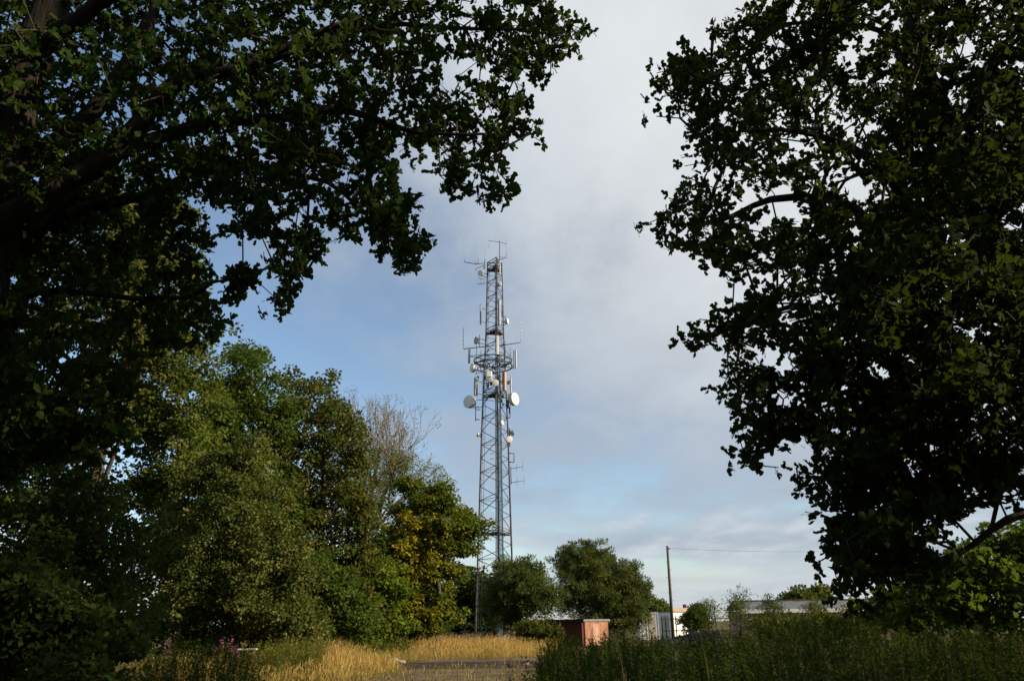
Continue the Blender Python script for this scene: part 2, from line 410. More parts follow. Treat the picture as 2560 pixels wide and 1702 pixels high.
def bough_points(poly, Y0, thick, n, rng, rb=1.0, flat=0.6, holes=(), front=0.72, shell=0.5, inset=None, sprig=.12, sep=.72, cover=1.5, **_):
    """crown made of leafy boughs: rounded clumps of twig ends with gaps between them"""
    P = np.asarray(poly, float); x, y = P[:, 0], P[:, 1]
    area = abs(np.dot(x, np.roll(y, 1)) - np.dot(y, np.roll(x, 1))) / 2 / ppm(Y0) ** 2
    nb = int(np.clip(cover * area / rb ** 2, 6, 700))
    C = crown_points(poly, Y0, thick, nb * 5, rng, holes, rb * .42 if inset is None else inset, front, shell, 0)
    keep = [C[0]]
    for c in C[1:]:
        if len(keep) >= nb: break
        if min(np.linalg.norm((c - k) * np.array((1, .55, 1.25))) for k in keep) > rb * sep: keep.append(c)
    C = np.array(keep); nb = len(C); R = rb * rng.uniform(.6, 1.25, nb)
    i = rng.choice(nb, n, p=R ** 2 / (R ** 2).sum())
    d = rng.normal(size=(n, 3)); d[:, 2] += .55; d[:, 1] -= .25; d /= np.linalg.norm(d, axis=1, keepdims=True)
    r = R[i] * np.where(rng.random(n) < sprig, rng.uniform(1.0, 1.40, n), rng.uniform(.35, 1.02, n))
    W = C[i] + d * r[:, None] * np.array((1, 1, flat))
    k = W[:, 2] > .15
    return np.concatenate([W[k], d[k]], 1)

def ball_points(ball, radii, n, rng):
    """twig ends filling an added, unseen crown part that blocks sun, in world metres"""
    d = rng.normal(size=(n, 3)); d *= (rng.random((n, 1)) ** .4) / np.linalg.norm(d, axis=1, keepdims=True)
    return np.array(ball) + d * np.array(radii)

def grow(seeds, pts, rng, step=0.45, wobble=0.10, sag=0.05, pw=0.22):
    """connect twig ends to the limbs: each end joins the nearest wood, short paths first"""
    cap = sum(len(s) for s in seeds) + int(len(pts) * 14) + 100
    X = np.zeros((cap, 3)); par = np.full(cap, -1); pl = np.zeros(cap); n = 0
    for s in seeds:
        for i, p in enumerate(s):
            X[n] = p; par[n] = -2; n += 1          # seeds carry their own tube
    ns = n
    d0 = np.full(len(pts), 1e9)
    for s in range(0, ns, 50):
        d0 = np.minimum(d0, np.linalg.norm(pts[:, None] - X[None, s:min(s + 50, ns)], axis=2).min(1))
    for i in np.argsort(d0):
        p = pts[i]
        c = np.linalg.norm(X[:n] - p, axis=1)
        j = int(np.argmin(c + pw * pl[:n])); D = c[j]
        if D < 0.05: continue
        k = max(1, min(12, int(round(D / step))))
        a = X[j].copy(); prev = j
        nrm = rng.normal(size=3) * wobble * D
        for q in range(1, k + 1):
            t = q / k
            b = a + (p - a) * t + nrm * math.sin(math.pi * t) + np.array((0, 0, sag * D)) * math.sin(math.pi * t)
            X[n] = b; par[n] = prev; pl[n] = pl[prev] + D / k; prev = n; n += 1
            if n >= cap - 1: break
        if n >= cap - 14: break
    return X[:n], par[:n], ns

def branch_mesh(name, X, par, ns, mat, r0=0.006, expo=2.3, rmax=0.12, sides=3):
    n = len(X); acc = np.zeros(n)
    kids = np.zeros(n, int)
    for i in range(ns, n): kids[par[i]] += 1
    r = np.zeros(n)
    for i in range(n - 1, ns - 1, -1):
        rr = acc[i] if kids[i] else 0.0
        r[i] = min(rmax, max(r0, rr ** (1 / expo) if rr > 0 else r0))
        acc[par[i]] += r[i] ** expo
    idx = np.arange(ns, n); A = X[par[idx]]; B = X[idx]
    ra = np.where(par[idx] >= ns, r[np.clip(par[idx], 0, n - 1)], r[idx]); ra = np.minimum(ra, r[idx] * 1.35); rb = r[idx]
    d = B - A; d /= np.linalg.norm(d, axis=1, keepdims=True) + 1e-9
    ref = np.where(np.abs(d[:, 2:3]) < .9, np.array([[0, 0, 1.0]]), np.array([[1.0, 0, 0]]))
    u = np.cross(d, ref); u /= np.linalg.norm(u, axis=1, keepdims=True) + 1e-9; v = np.cross(u, d)
    A = A - d * (ra[:, None] * 0.5)
    V = np.zeros((len(idx), 2 * sides, 3))
    for q in range(sides):
        t = 2 * math.pi * q / sides; o = math.cos(t) * u + math.sin(t) * v
        V[:, q] = A + ra[:, None] * o; V[:, sides + q] = B + rb[:, None] * o
    fs = []
    for q in range(sides):
        q2 = (q + 1) % sides; fs += [(q, q2, sides + q2), (q, sides + q2, sides + q)]
    T = (np.arange(len(idx)) * 2 * sides)[:, None, None] + np.array(fs)[None]
    return mesh_np(name, V.reshape(-1, 3), T.reshape(-1, 3), mat, smooth=True)

# leaf blades as (along, across, up)
LEAF = {
    'oak': (np.array([(0, 0, 0), (.22, .13, .02), (.38, .30, .05), (.48, .16, .03), (.70, .34, .05), (.80, .17, .02), (1.0, .0, -.06),
                      (.80, -.17, .02), (.70, -.34, .05), (.48, -.16, .03), (.38, -.30, .05), (.22, -.13, .02)]),
            [(0, 1, 11), (1, 3, 11), (11, 3, 9), (1, 2, 3), (11, 9, 10), (3, 5, 9), (9, 5, 7), (3, 4, 5), (9, 7, 8), (5, 6, 7)]),
    'oak6': (np.array([(0, 0, 0), (.40, .30, .05), (.54, .19, .02), (.86, .33, .03), (1.0, 0, -.05), (.86, -.33, .03), (.54, -.19, .02), (.40, -.30, .05)]),
             [(0, 1, 2), (0, 2, 6), (0, 6, 7), (2, 3, 4), (2, 4, 6), (6, 4, 5)]),
    'oval': (np.array([(0, 0, 0), (.5, .38, .06), (1, 0, -.04), (.5, -.38, .06)]), [(0, 1, 2), (0, 2, 3)]),
    'narrow': (np.array([(0, 0, 0), (.45, .13, .03), (1, 0, -.08), (.45, -.13, .03)]), [(0, 1, 2), (0, 2, 3)]),
    'maple': (np.array([(0, 0, 0), (.25, .5, .06), (.55, .22, .02), (.7, .45, .03), (1, 0, -.06), (.7, -.45, .03), (.55, -.22, .02), (.25, -.5, .06)]),
              [(0, 1, 2), (0, 2, 6), (0, 6, 7), (2, 3, 4), (2, 4, 6), (6, 4, 5)]),
}
def leaf_geo(pos, d, nrm, size, tone, kind):
    tv, tf = LEAF[kind]; tf = np.array(tf)
    d = d / (np.linalg.norm(d, axis=1, keepdims=True) + 1e-9)
    s = np.cross(nrm, d); s /= np.linalg.norm(s, axis=1, keepdims=True) + 1e-9
    u = np.cross(d, s)
    V = pos[:, None] + size[:, None, None] * (tv[None, :, 0:1] * d[:, None] + tv[None, :, 1:2] * s[:, None] + tv[None, :, 2:3] * u[:, None])
    T = (np.arange(len(pos)) * len(tv))[:, None, None] + tf[None]
    return V.reshape(-1, 3), T.reshape(-1, 3), np.repeat(tone, len(tv))
def rosettes(pts, per, rng, spread=0.22, rose=6, up=0.5):
    """leaf bases in bunches round the twig ends -> pos, dir, normal, bunch id"""
    nb = len(pts) * per
    c = np.repeat(pts, per, axis=0) + rng.normal(size=(nb, 3)) * spread * np.array((1, 1, .75))
    ax = rng.normal(size=(nb, 3)); ax[:, 2] = np.abs(ax[:, 2]) * up + 0.1; ax /= np.linalg.norm(ax, axis=1, keepdims=True)
    k = rose; n = nb * k
    C = np.repeat(c, k, axis=0); A = np.repeat(ax, k, axis=0)
    r = rng.normal(size=(n, 3)); r -= (r * A).sum(1, keepdims=True) * A; r /= np.linalg.norm(r, axis=1, keepdims=True) + 1e-9
    d = r + A * rng.uniform(-.1, .8, (n, 1))
    nr = A + rng.normal(size=(n, 3)) * 0.35 - d * 0.3
    return C + rng.normal(size=(n, 3)) * 0.012, d, nr, np.repeat(np.arange(nb), k)
def scatter(pts, per, rng, spread, up=0.7, droop=0.2):
    n = len(pts) * per
    g = rng.normal(size=(n, 3)); g *= (rng.random((n, 1)) ** (1 / 3)) / (np.linalg.norm(g, axis=1, keepdims=True) + 1e-9)
    P = np.repeat(pts, per, axis=0) + g * spread * np.array((1, 1, .7))
    d = g + rng.normal(size=(n, 3)) * 0.6; d[:, 2] -= droop
    nr = rng.normal(size=(n, 3)) + np.array((0, 0, up)) * 2 + g * 0.8
    return P, d, nr
def tones(n, rng, base=0.45, amp=0.35, grp=None):
    t = base + amp * rng.normal(size=n) * 0.6
    if grp is not None:
        g = rng.normal(size=grp.max() + 1) * amp * 0.5; t = t + g[grp]
    return np.clip(t, 0.01, 0.99)

def limb_path(pix, rng=None, step=0.35):
    """polyline through photo pixels (px, py, Y) resampled to short steps"""
    P = np.array([at(*q) for q in pix]); out = [P[0]]
    # Catmull-Rom
    for i in range(len(P) - 1):
        p0 = P[max(i - 1, 0)]; p1 = P[i]; p2 = P[i + 1]; p3 = P[min(i + 2, len(P) - 1)]
        k = max(2, int(np.linalg.norm(p2 - p1) / step))
        for q in range(1, k + 1):
            t = q / k
            out.append(.5 * (2 * p1 + (p2 - p0) * t + (2 * p0 - 5 * p1 + 4 * p2 - p3) * t * t + (3 * p1 - p0 - 3 * p2 + p3) * t ** 3))
    return np.array(out)
def wpath(pts, step=0.4):
    P = np.array(pts, float); out = [P[0]]
    for i in range(len(P) - 1):
        p0 = P[max(i - 1, 0)]; p1 = P[i]; p2 = P[i + 1]; p3 = P[min(i + 2, len(P) - 1)]
        k = max(2, int(np.linalg.norm(p2 - p1) / step))
        for q in range(1, k + 1):
            t = q / k
            out.append(.5 * (2 * p1 + (p2 - p0) * t + (2 * p0 - 5 * p1 + 4 * p2 - p3) * t * t + (3 * p1 - p0 - 3 * p2 + p3) * t ** 3))
    return np.array(out)
def limb(name, path, r_a, r_b, mat, parent, rng, k=10, knob=0.08, base_flare=0.0):
    n = len(path); t = np.linspace(0, 1, n)
    r = r_a + (r_b - r_a) * t ** 0.85
    r = r * (1 + knob * rng.normal(size=n) * 0.8)
    path = np.array(path) + rng.normal(size=(n, 3)) * (r * .16)[:, None] * np.minimum(1, np.arange(n))[:, None]
    if base_flare: r = r * (1 + base_flare * np.exp(-t * n * 0.35))
    return MB().tube(list(path), list(r), k).build(name, mat, parent)

def shift(path, root_loc):
    return path - np.array(root_loc)

# ------------------------------------------------------------------ trees
LEAF_PROTO = {}
def single_leaves(crown, pos, d, nrm, size, mat, kind, count, origin):
    """the leaves that show largest become parts of their own (shared blades); returns which were taken"""
    cd = pos - np.array((0, 0, EYE)); z = cd @ FW
    px = 1280 + F * (cd @ RT) / np.maximum(z, .1); py = 851 - F * (cd @ UP) / np.maximum(z, .1)
    ok = (z > 1) & (px > 20) & (px < 2540) & (py > 15) & (py < 1690)
    facing = np.abs((nrm / np.linalg.norm(nrm, axis=1, keepdims=True) * cd).sum(1)) / np.linalg.norm(cd, axis=1)
    score = np.where(ok, size / np.maximum(z, 1) * (0.5 + facing), 0)
    take = np.argsort(-score)[:count]
    tv, tf = LEAF[kind]
    protos = []
    for t in (.25, .5, .75):
        key = (kind, mat.name, t)
        if key not in LEAF_PROTO:
            LEAF_PROTO[key] = mesh_np('leaf', tv, np.array(tf), mat, np.full(len(tv), t))
        protos.append(LEAF_PROTO[key])
    for q, i in enumerate(take):
        o = bpy.data.objects.new('leaf', protos[q % 3])
        a = d[i] / np.linalg.norm(d[i]); s = np.cross(nrm[i], a); s /= np.linalg.norm(s) + 1e-9; u = np.cross(a, s)
        m = Matrix.Identity(4)
        for r in range(3):
            m[r][0] = a[r] * size[i]; m[r][1] = s[r] * size[i]; m[r][2] = u[r] * size[i]; m[r][3] = pos[i][r]
        COL.objects.link(o); o.parent = crown; o.matrix_local = m
    keep = np.ones(len(pos), bool); keep[take] = False
    return keep

def make_tree(name, label, cat, base, limbs, crowns, leafmat, kind, size, seed, per, rose=None, spread=0.3, bark='bark_grey',
              group=None, tone=(0.45, 0.35), up=0.6, droop=0.25, r0=0.006, rmax=0.08, twig_pts=1.0, singles=0, tonefn=None, keepfn=None, twig='twig', extra=None, pw=0.22):
    rng = np.random.default_rng(seed)
    base = np.array(base, float)
    root = empty(name, tuple(base)); tagp(root, label, cat, group)
    def place(o): o.location = tuple(-base); return o
    seeds = []
    for i, (path, ra, rb) in enumerate(limbs):
        seeds.append(path)
        nm = 'trunk' if i == 0 else 'limb'
        place(limb(nm, path, ra, rb, M[bark], root, rng, 12 if ra > .12 else 8, 0.07, 0.5 if i == 0 else 0))
    got = [(ball_points if 'ball' in c else bough_points if 'rb' in c else crown_points)(rng=rng, **c) for c in crowns]
    outs = np.concatenate([g[:, 3:6] if g.shape[1] == 6 else np.zeros((len(g), 3)) for g in got])
    pts = np.concatenate([g[:, :3] for g in got])
    sub = pts if twig_pts >= 1 else pts[rng.random(len(pts)) < twig_pts]
    X, par, ns = grow(seeds, sub, rng, pw=pw)
    br = link(bpy.data.objects.new('branches', branch_mesh('branches', X, par, ns, M[twig], r0, 2.3, rmax)), root); place(br); br['kind'] = 'stuff'
    if per <= 0: return root
    grp = None
    if rose:
        pos, d, nr, grp = rosettes(pts, per, rng, spread, rose, up)
    else:
        pos, d, nr = scatter(pts, per, rng, spread, up, droop)
        nr = nr + np.repeat(outs, per, axis=0) * 1.3; d = d + np.repeat(outs, per, axis=0) * .4
        grp = np.repeat(np.arange(len(pts)), per)
    sz = size * rng.uniform(.65, 1.25, len(pos))
    tn = tones(len(pos), rng, tone[0], tone[1], grp)
    if tonefn is not None: tn = np.clip(tonefn(pos, tn, rng), .01, .99)
    ok = pos[:, 2] > 0.03
    if keepfn is not None: ok &= keepfn(pos, rng)
    pos, d, nr, sz, tn = pos[ok], d[ok], nr[ok], sz[ok], tn[ok]
    crown = bpy.data.objects.new('crown', bpy.data.meshes.new('crown_tmp'))
    link(crown, root); place(crown); crown['kind'] = 'stuff'
    if singles:
        keep = single_leaves(crown, pos, d, nr, sz, leafmat, kind, singles, base)
        pos, d, nr, sz, tn = pos[keep], d[keep], nr[keep], sz[keep], tn[keep]
    crown.data = mesh_np('crown', *leaf_geo(pos, d, nr, sz, tn, kind)[:2], leafmat, np.repeat(tn, len(LEAF[kind][0])))
    return root

def copy_tree(o, loc, rz, label, parent=None):
    c = o.copy(); COL.objects.link(c)
    if parent is None:
        c.location = loc; c.rotation_euler = (0, 0, rz); c['label'] = label
    else:
        c.parent = parent
    for ch in list(o.children):
        if ch.name.split('.')[0] == 'leaf': continue
        copy_tree(ch, None, 0, None, c)
    return c

rg = np.random.default_rng(1)
# ---- the oak whose limbs reach over from the left
oakL_base = (-8.2, 9.6, 0.0)
trunkL = wpath([oakL_base, (-7.9, 9.5, 2.5), at(-40, 640, 9.3), at(30, 330, 9.1), at(75, 150, 9.0), at(130, -20, 8.9), at(190, -300, 8.8)])
limbsL = [
    (trunkL, 0.46, 0.22),
    (limb_path([(-20, 590, 9.2), (120, 478, 9.0), (250, 402, 8.9), (345, 312, 8.8), (430, 218, 8.7), (500, 188, 8.6), (620, 170, 8.5), (730, 110, 8.4), (900, 45, 8.3)]), 0.20, 0.035),
    (limb_path([(250, 402, 8.9), (400, 345, 9.0), (560, 302, 9.1), (700, 298, 9.2), (850, 272, 9.3), (980, 315, 9.4), (1060, 334, 9.5), (1210, 336, 9.6)]), 0.125, 0.02),
    (limb_path([(20, 420, 9.1), (150, 350, 9.5), (260, 245, 9.8), (345, 110, 10.0), (390, 0, 10.2), (430, -180, 10.3)]), 0.17, 0.06),
    (limb_path([(620, 170, 8.5), (830, 95, 8.7), (980, 62, 8.9), (1150, 72, 9.1), (1290, 75, 9.2), (1420, 92, 9.3)]), 0.06, 0.015),
    (limb_path([(-20, 640, 9.4), (150, 540, 9.9), (380, 482, 10.2), (560, 402, 10.3), (690, 425, 10.2), (820, 455, 10.1), (900, 525, 10.0), (960, 580, 9.9)]), 0.11, 0.018),
    (limb_path([(-60, 800, 9.4), (100, 725, 9.9), (330, 744, 10.1), (480, 740, 10.1), (530, 706, 10.0), (615, 692, 9.9)]), 0.07, 0.012),
    (limb_path([(75, 150, 9.0), (200, 40, 8.6), (420, -90, 8.2), (700, -200, 8.0), (1000, -200, 8.2)]), 0.14, 0.03),
    (limb_path([(700, 298, 9.2), (760, 420, 9.0), (770, 560, 8.9), (720, 680, 8.8)]), 0.035, 0.01),
]
polyL = [(-200, -220), (1200, -220), (1380, -120), (1388, 0), (1402, 28), (1445, 45), (1500, 72), (1504, 96), (1450, 140), (1402, 165), (1404, 205), (1365, 220), (1333, 228), (1330, 262), (1352, 288),
         (1398, 312), (1392, 345), (1330, 384), (1275, 396), (1255, 416), (1290, 432), (1294, 500), (1268, 515), (1245, 528), (1215, 538), (1188, 515), (1130, 498), (1100, 470), (1072, 432), (1112, 388),
         (1060, 398), (1022, 385), (1000, 350), (985, 380), (1000, 420), (1012, 470), (1045, 492), (1048, 520), (1026, 545), (1050, 572), (1108, 568), (1112, 592), (1085, 622), (1050, 642), (1040, 676),
         (1000, 688), (966, 668), (958, 640), (912, 618), (900, 575), (884, 628), (868, 640), (858, 608), (838, 582), (806, 572), (808, 655), (775, 690), (762, 720), (752, 768), (734, 810), (692, 798),
         (648, 762), (642, 745), (688, 738), (700, 702), (646, 664), (672, 620), (640, 600), (580, 606), (534, 566), (560, 530), (500, 500), (380, 520), (-200, 620)]
holesL = [[(92, 168), (128, 155), (122, 200), (95, 202)], [(300, 270), (345, 262), (340, 300), (312, 308)], [(432, 282), (462, 278), (460, 312), (436, 308)],
          [(562, 335), (600, 335), (596, 372), (566, 368)], [(408, 20), (450, 30), (440, 62), (410, 55)], [(610, 85), (645, 95), (632, 120), (612, 112)],
          [(1130, 285), (1165, 282), (1160, 300), (1130, 300)], [(520, 515), (560, 510), (590, 560), (545, 590), (525, 560)]]
polyL2 = [(-200, 470), (200, 470), (330, 520), (340, 700), (370, 780), (350, 905), (340, 1000), (300, 1150), (-200, 1250)]
polyL5 = [(330, 500), (420, 500), (512, 520), (530, 600), (536, 700), (556, 764), (582, 832), (548, 845), (515, 880), (420, 884), (346, 905), (350, 760)]
polyL3 = [(576, 672), (600, 664), (636, 678), (650, 705), (640, 720), (606, 716), (588, 690)]
polyL4 = [(558, 708), (582, 712), (598, 745), (578, 756), (562, 735)]
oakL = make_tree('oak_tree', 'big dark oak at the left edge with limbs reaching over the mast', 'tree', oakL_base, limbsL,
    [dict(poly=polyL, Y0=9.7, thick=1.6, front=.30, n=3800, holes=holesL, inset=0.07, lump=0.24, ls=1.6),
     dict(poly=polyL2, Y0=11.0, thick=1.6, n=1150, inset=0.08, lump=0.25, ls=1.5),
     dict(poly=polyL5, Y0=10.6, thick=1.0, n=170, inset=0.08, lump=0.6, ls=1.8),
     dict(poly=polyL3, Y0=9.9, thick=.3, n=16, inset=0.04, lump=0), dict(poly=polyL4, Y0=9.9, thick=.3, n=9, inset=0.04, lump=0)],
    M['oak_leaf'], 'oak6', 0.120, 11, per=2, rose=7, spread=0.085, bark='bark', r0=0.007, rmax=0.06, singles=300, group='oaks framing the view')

# ---- the oak standing on the right
oakR_base = (10.2, 13.4, 0.0)
def tp(z, x=0, y=0): return (oakR_base[0] + x, oakR_base[1] + y, z)
trunkR = wpath([oakR_base, tp(2.5, -.1), tp(5.5, -.3, -.1), tp(9, -.5), tp(13, -.7, .2), tp(16.5, -.9)])
limbsR = [
    (trunkR, 0.48, 0.12),
    (limb_path([(2420, 900, 13.2), (2300, 760, 13), (2230, 650, 12.9), (2180, 560, 12.8), (2080, 500, 12.6), (1930, 498, 12.5), (1800, 552, 12.4), (1720, 560, 12.3)]), 0.20, 0.02),
    (limb_path([(2400, 1100, 13.3), (2250, 1075, 13.0), (2120, 1045, 12.8), (2000, 1070, 12.6), (1900, 1130, 12.4)]), 0.14, 0.02),
    (limb_path([(2400, 560, 13.3), (2300, 320, 13.1), (2230, 105, 13), (2120, 60, 12.8), (1960, 60, 12.6)]), 0.16, 0.03),
    (limb_path([(2180, 820, 13), (2050, 770, 12.7), (1960, 770, 12.5), (1870, 810, 12.3), (1800, 805, 12.2)]), 0.09, 0.015),
    (limb_path([(2380, 700, 13), (2200, 420, 11), (2000, 330, 10.2), (1850, 330, 10)]), 0.14, 0.02),
    (limb_path([(2700, 1240, 12.4), (2520, 1300, 12.2), (2400, 1380, 12.1), (2250, 1420, 12.0)]), 0.10, 0.02),
    (limb_path([(2400, 1000, 13), (2220, 1180, 12.6), (2120, 1320, 12.4), (2080, 1420, 12.3)]), 0.09, 0.015),
    (wpath([tp(6, -.3), tp(8, 2.5, -1), tp(9.5, 5, -2)]), 0.18, 0.04),
    (wpath([tp(7.5, -.4), tp(9.5, 1, 2.5), tp(11, 1.5, 4.5)]), 0.17, 0.04),
    (wpath([tp(9, -.5), tp(11.5, 1.5, -2.2), tp(13.5, 2.5, -4)]), 0.14, 0.04),
]
polyR = [(1960, -500), (1895, -150), (1892, 8), (1860, 20), (1838, 42), (1800, 42), (1752, 66), (1770, 100), (1760, 130), (1712, 142), (1680, 152), (1656, 176), (1660, 205), (1640, 232), (1628, 265),
         (1660, 292), (1692, 312), (1702, 346), (1732, 356), (1722, 394), (1700, 398), (1665, 426), (1636, 446), (1656, 480), (1636, 502), (1630, 540), (1624, 570), (1636, 602), (1636, 640), (1670, 656),
         (1706, 668), (1736, 640), (1742, 690), (1730, 692), (1746, 722), (1756, 755), (1788, 768), (1736, 776), (1724, 822), (1692, 864), (1692, 890), (1746, 930), (1792, 905), (1808, 930), (1780, 960),
         (1776, 985), (1800, 1012), (1828, 1048), (1848, 1030), (1838, 1062), (1822, 1096), (1842, 1122), (1832, 1160), (1842, 1178), (1824, 1190), (1890, 1212), (1912, 1190), (1932, 1198), (1988, 1192),
         (2000, 1230), (2040, 1270), (2062, 1302), (2004, 1364), (1994, 1385), (2030, 1402), (2050, 1430), (2034, 1464), (2082, 1472), (2096, 1500), (2120, 1535), (2220, 1550), (2330, 1470), (2420, 1330), (2620, 1260), (2900, 1230), (3000, -200), (2700, -400)]
holesR = [[(1838, 470), (1880, 452), (1922, 470), (1958, 520), (1940, 545), (1880, 530), (1850, 520)], [(1900, 905), (1985, 820), (2005, 860), (1998, 930), (1940, 940)], [(2150, 1080), (2205, 1065), (2215, 1105), (2165, 1120)],
          [(2255, 930), (2300, 925), (2305, 968), (2262, 965)], [(2080, 132), (2140, 128), (2145, 168), (2088, 165)], [(1800, 660), (1870, 640), (1860, 690), (1880, 780), (1800, 775)], [(2320, 520), (2380, 515), (2360, 570), (2325, 560)],
          [(1720, 350), (1760, 345), (1775, 390), (1735, 395)], [(2110, 610), (2175, 600), (2170, 640), (2115, 635)]]
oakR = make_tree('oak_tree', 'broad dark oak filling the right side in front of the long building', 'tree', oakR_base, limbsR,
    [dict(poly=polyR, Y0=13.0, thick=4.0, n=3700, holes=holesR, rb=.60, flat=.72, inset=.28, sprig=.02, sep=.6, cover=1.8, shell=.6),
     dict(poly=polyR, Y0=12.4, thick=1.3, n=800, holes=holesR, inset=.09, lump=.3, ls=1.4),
     dict(ball=(13.8, 11.2, 5.6), radii=(2.6, 4.6, 3.0), n=320),  # unseen low crown, added to keep the sun off the weeds
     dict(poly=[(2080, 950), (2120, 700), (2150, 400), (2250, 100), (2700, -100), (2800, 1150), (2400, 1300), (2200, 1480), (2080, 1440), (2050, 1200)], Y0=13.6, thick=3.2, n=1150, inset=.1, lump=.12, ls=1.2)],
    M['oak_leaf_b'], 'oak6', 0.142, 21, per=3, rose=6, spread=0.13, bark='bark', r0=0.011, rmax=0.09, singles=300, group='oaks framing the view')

# unseen copies of the oak, added around the viewer to shade the foreground
for _l, _r, _t in [((15.5, 2.5, 0), 2.2, 'unseen oak added for shade to the right of the viewer'), ((11.0, -9.0, 0), 4.0, 'unseen oak added for shade behind the viewer on the right'),
                   ((-1.0, -12.5, 0), 1.0, 'unseen oak added for shade straight behind the viewer'), ((-13.0, -4.5, 0), 5.3, 'unseen oak added for shade behind the viewer on the left'),
                   ((-19.0, 6.0, 0), 3.1, 'unseen oak added for shade beyond the left edge')]:
    copy_tree(oakR, _l, _r, _t)

# ---- woodland edge on the left
def crown_limbs(base, poly, Y, thick, nl, rng, r):
    """a trunk from the base into the crown with a few rising limbs"""
    P = np.asarray(poly, float); c = P.mean(0); top = P[:, 1].min()
    b = np.array(base, float); cw = at(c[0], c[1], Y); tw = at(c[0], top + (c[1] - top) * .62, Y)
    tr = wpath([b, b * .5 + cw * .5 + np.array((rng.normal() * .15, rng.normal() * .15, 0)), cw, tw])
    out = [(tr, r, r * .3)]
    ends = crown_points(poly, Y, thick, nl, rng, inset=min(.8, thick * .3), lump=0)
    for q in range(nl):
        k = int(len(tr) * rng.uniform(.35, .8)); s = tr[k]
        e = ends[q]; k = int(np.clip(np.searchsorted(tr[:, 2], e[2] * rng.uniform(.35, .7)), 2, len(tr) - 2)); s = tr[k]
        m = (s + e) / 2 + np.array((0, 0, -.06 * np.linalg.norm(e - s)))
        out.append((wpath([s, m, e]), r * .45, r * .12))
    return out
def wood(name, label, poly, Y, thick, n, mat, kind, size, seed, per, spread, bx=None, by=None, r=0.18, nl=5, **kw):
    rng = np.random.default_rng(seed + 1000)
    P = np.asarray(poly, float); c = P.mean(0)
    x = at(c[0] if bx is None else bx, 1600, Y)[0]
    base = (x, Y, 0)
    ck = {k: kw.pop(k) for k in ('lump', 'ls', 'inset', 'front', 'shell', 'holes', 'rb', 'flat', 'sprig') if k in kw}
    extra_c = kw.pop('more', [])
    return make_tree(name, label, 'tree' if 'tree' in name else 'bush', base, crown_limbs(base, poly, Y, thick, nl, rng, r),
        [dict(poly=poly, Y0=Y, thick=thick, n=n, **ck)] + extra_c, mat, kind, size, seed, per, spread=spread, **kw)

G1 = 'trees along the woodland edge'
wood('ash_tree', 'tall olive brown tree rising behind the left oak limbs', [(-60, 520), (60, 420), (200, 400), (380, 440), (470, 490), (500, 560), (520, 620), (535, 690), (545, 760), (565, 840), (520, 900), (430, 960), (380, 1050), (300, 1150), (-60, 1200)],
     30, 3.5, 1100, M['olive_leaf'], 'oval', 0.20, 31, 36, 0.42, rb=1.2, flat=0.7, r=.3, bx=150, group=G1, twig_pts=.5, lump=.4, ls=.8)
wood('birch_tree', 'feathery pale green tree between the tall olive tree and dark oak', [(290, 900), (350, 840), (430, 820), (500, 835), (545, 880), (560, 960), (560, 1030), (540, 1120), (520, 1250), (430, 1330), (330, 1300), (300, 1100)],
     32, 2.2, 650, M['feather_leaf'], 'oval', 0.16, 32, 40, 0.36, rb=0.8, flat=0.75, r=.16, group=G1, twig_pts=.6, lump=.4, ls=.9)
wood('oak_tree', 'dark green tree with the tallest rounded crown on the left', [(520, 900), (545, 862), (575, 846), (612, 850), (640, 858), (665, 890), (690, 925), (720, 960), (745, 1040), (760, 1200), (760, 1400), (740, 1590), (520, 1590), (480, 1300), (500, 1050)],
     39, 3.4, 1150, M['green_leaf'], 'oval', 0.20, 33, 40, 0.46, rb=0.95, flat=0.75, r=.26, group=G1, twig_pts=.6, lump=.45, ls=.8)
wood('oak_tree', 'green oak with browning shoulder left of the thin bare tree', [(680, 960), (695, 910), (730, 893), (768, 905), (772, 950), (800, 985), (812, 945), (840, 948), (862, 985), (872, 1035), (905, 1065), (925, 1130), (932, 1200), (945, 1300), (950, 1450), (930, 1600), (700, 1600), (670, 1300), (665, 1080)],
     41, 3.2, 1050, M['brown_leaf'], 'oval', 0.20, 34, 40, 0.46, rb=0.9, flat=0.72, r=.26, group=G1, twig_pts=.6, lump=.5, ls=.8,
     holes=[[(775, 1180), (800, 1170), (815, 1230), (790, 1260)], [(820, 1330), (845, 1320), (850, 1400), (825, 1410)], [(750, 1090), (770, 1080), (775, 1120), (755, 1125)]])
